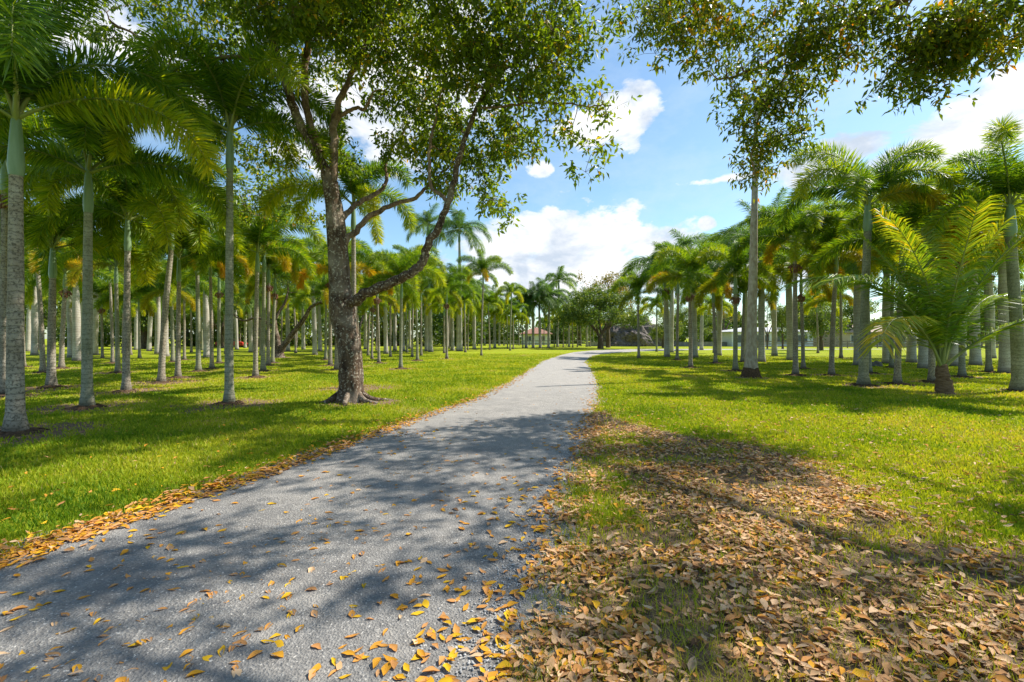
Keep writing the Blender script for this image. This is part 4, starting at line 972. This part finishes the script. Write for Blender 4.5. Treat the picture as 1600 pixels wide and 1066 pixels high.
for x in (-.38, .38):
    for y in (-.36, .36): wheel(t, x, y, .28, .12)

# ---------------------------------------------------------------- sky
W = bpy.data.worlds.new('World'); S.world = W; W.use_nodes = True; wt = W.node_tree; wt.nodes.clear()
class WN(NT):
    def __init__(s): s.t = wt
w = WN()
sky = w.n('ShaderNodeTexSky'); sky.sky_type = 'NISHITA'; sky.sun_disc = False; sky.sun_elevation = SUN_EL; sky.sun_rotation = SUN_AZ
sky.air_density = 1.0; sky.dust_density = .6; sky.ozone_density = 1.6; sky.altitude = 0
skyc = w.mix(1.0, sky.outputs[0], (.86, 1.0, 1.0), 'MULTIPLY')
gen = w.n('ShaderNodeTexCoord').outputs['Generated']
def vm(op, a, b=None, sc=None):
    m = w.n('ShaderNodeVectorMath', operation=op)
    for k, v in enumerate((a, b)):
        if v is None: continue
        if isinstance(v, bpy.types.NodeSocket): w.l(v, m.inputs[k])
        else: m.inputs[k].default_value = v
    return m
mp = w.n('ShaderNodeMapping'); mp.inputs['Scale'].default_value = (1, 1, 1.9); w.l(gen, mp.inputs[0])
warp = w.n('ShaderNodeTexNoise'); warp.inputs['Scale'].default_value = 9; warp.inputs['Detail'].default_value = 8; warp.inputs['Roughness'].default_value = .6; w.l(mp.outputs[0], warp.inputs[0])
mask = None
CL = [(790,392,90,52),(870,378,90,52),(950,378,85,50),(1020,382,70,46),(1075,400,50,34),(900,425,320,50),(1106,350,15,11),(985,182,60,42),(925,205,55,26),(850,262,26,16),(700,90,130,70),
      (1265,268,50,26),(1325,236,62,26),(1420,250,80,30),(1520,215,110,60),(1590,160,100,55),(1150,420,200,40),(120,40,160,60),(560,170,160,90),(230,170,80,50),(1130,280,60,9)]
for px, py, rx, ry in CL:
    c = Vector(((px - 800) / F, 1, (HZ - py) / F)); ln_ = c.length; c.normalize()
    df = vm('SUBTRACT', gen, tuple(c)).outputs[0]
    fsc = 1 / ln_
    ax, az_ = rx / F * fsc, ry / F * fsc
    ml = vm('MULTIPLY', df, (1 / ax, 1 / ax, 1 / az_)).outputs[0]
    lg = vm('LENGTH', ml).outputs['Value']
    v = w.math('SUBTRACT', 1.0, lg)
    mask = v if mask is None else w.math('MAXIMUM', mask, v)
dn = w.math('ADD', w.math('MULTIPLY', mask, .9), w.math('MULTIPLY', w.math('SUBTRACT', warp.outputs[0], .5), 2.6))
cov = w.ramp(dn, [(.02, 0.0), (.22, .75), (.5, 1.0)])
n2 = w.noise(5, 6, .65, mp.outputs[0]); wisp = w.ramp(n2, [(.45, 0.0), (.75, .35)])
sh = w.noise(7, 7, .6, mp.outputs[0], .3)
ccol = w.ramp(sh, [(.36, (3.3, 3.8, 4.5)), (.47, (4.7, 4.95, 5.3)), (.58, (6.1, 6.1, 6.1))])
c1 = w.mix(wisp, skyc, (4.2, 4.9, 5.7)); c2 = w.mix(cov, c1, ccol)
bg = w.n('ShaderNodeBackground'); bg.inputs[1].default_value = .112; w.l(c2, bg.inputs[0])
wo = w.n('ShaderNodeOutputWorld'); w.l(bg.outputs[0], wo.inputs[0])
W.cycles.sampling_method = 'MANUAL'; W.cycles.sample_map_resolution = 512

sd = bpy.data.lights.new('sun', 'SUN'); sd.energy = 4.6; sd.angle = math.radians(.55); sd.color = (1, .94, .84)
so = link('sun', sd); dirv = Vector((math.sin(SUN_AZ) * math.cos(SUN_EL), math.cos(SUN_AZ) * math.cos(SUN_EL), math.sin(SUN_EL)))
so.rotation_euler = dirv.to_track_quat('Z', 'Y').to_euler()

# ---------------------------------------------------------------- camera
cd = bpy.data.cameras.new('camera'); cd.lens = 16; cd.sensor_width = 36; cd.clip_end = 3000; cd.clip_start = .05
cd.shift_y = -(533 - HZ) / 1600
cam = link('camera', cd, None, (0, 0, CH), (PI / 2, 0, 0)); S.camera = cam
vs = S.view_settings; vs.view_transform = 'Standard'; vs.look = 'None'; vs.exposure = .84; vs.gamma = 1
S.cycles.max_bounces = 8; S.cycles.transmission_bounces = 4; S.cycles.diffuse_bounces = 4; S.cycles.glossy_bounces = 2
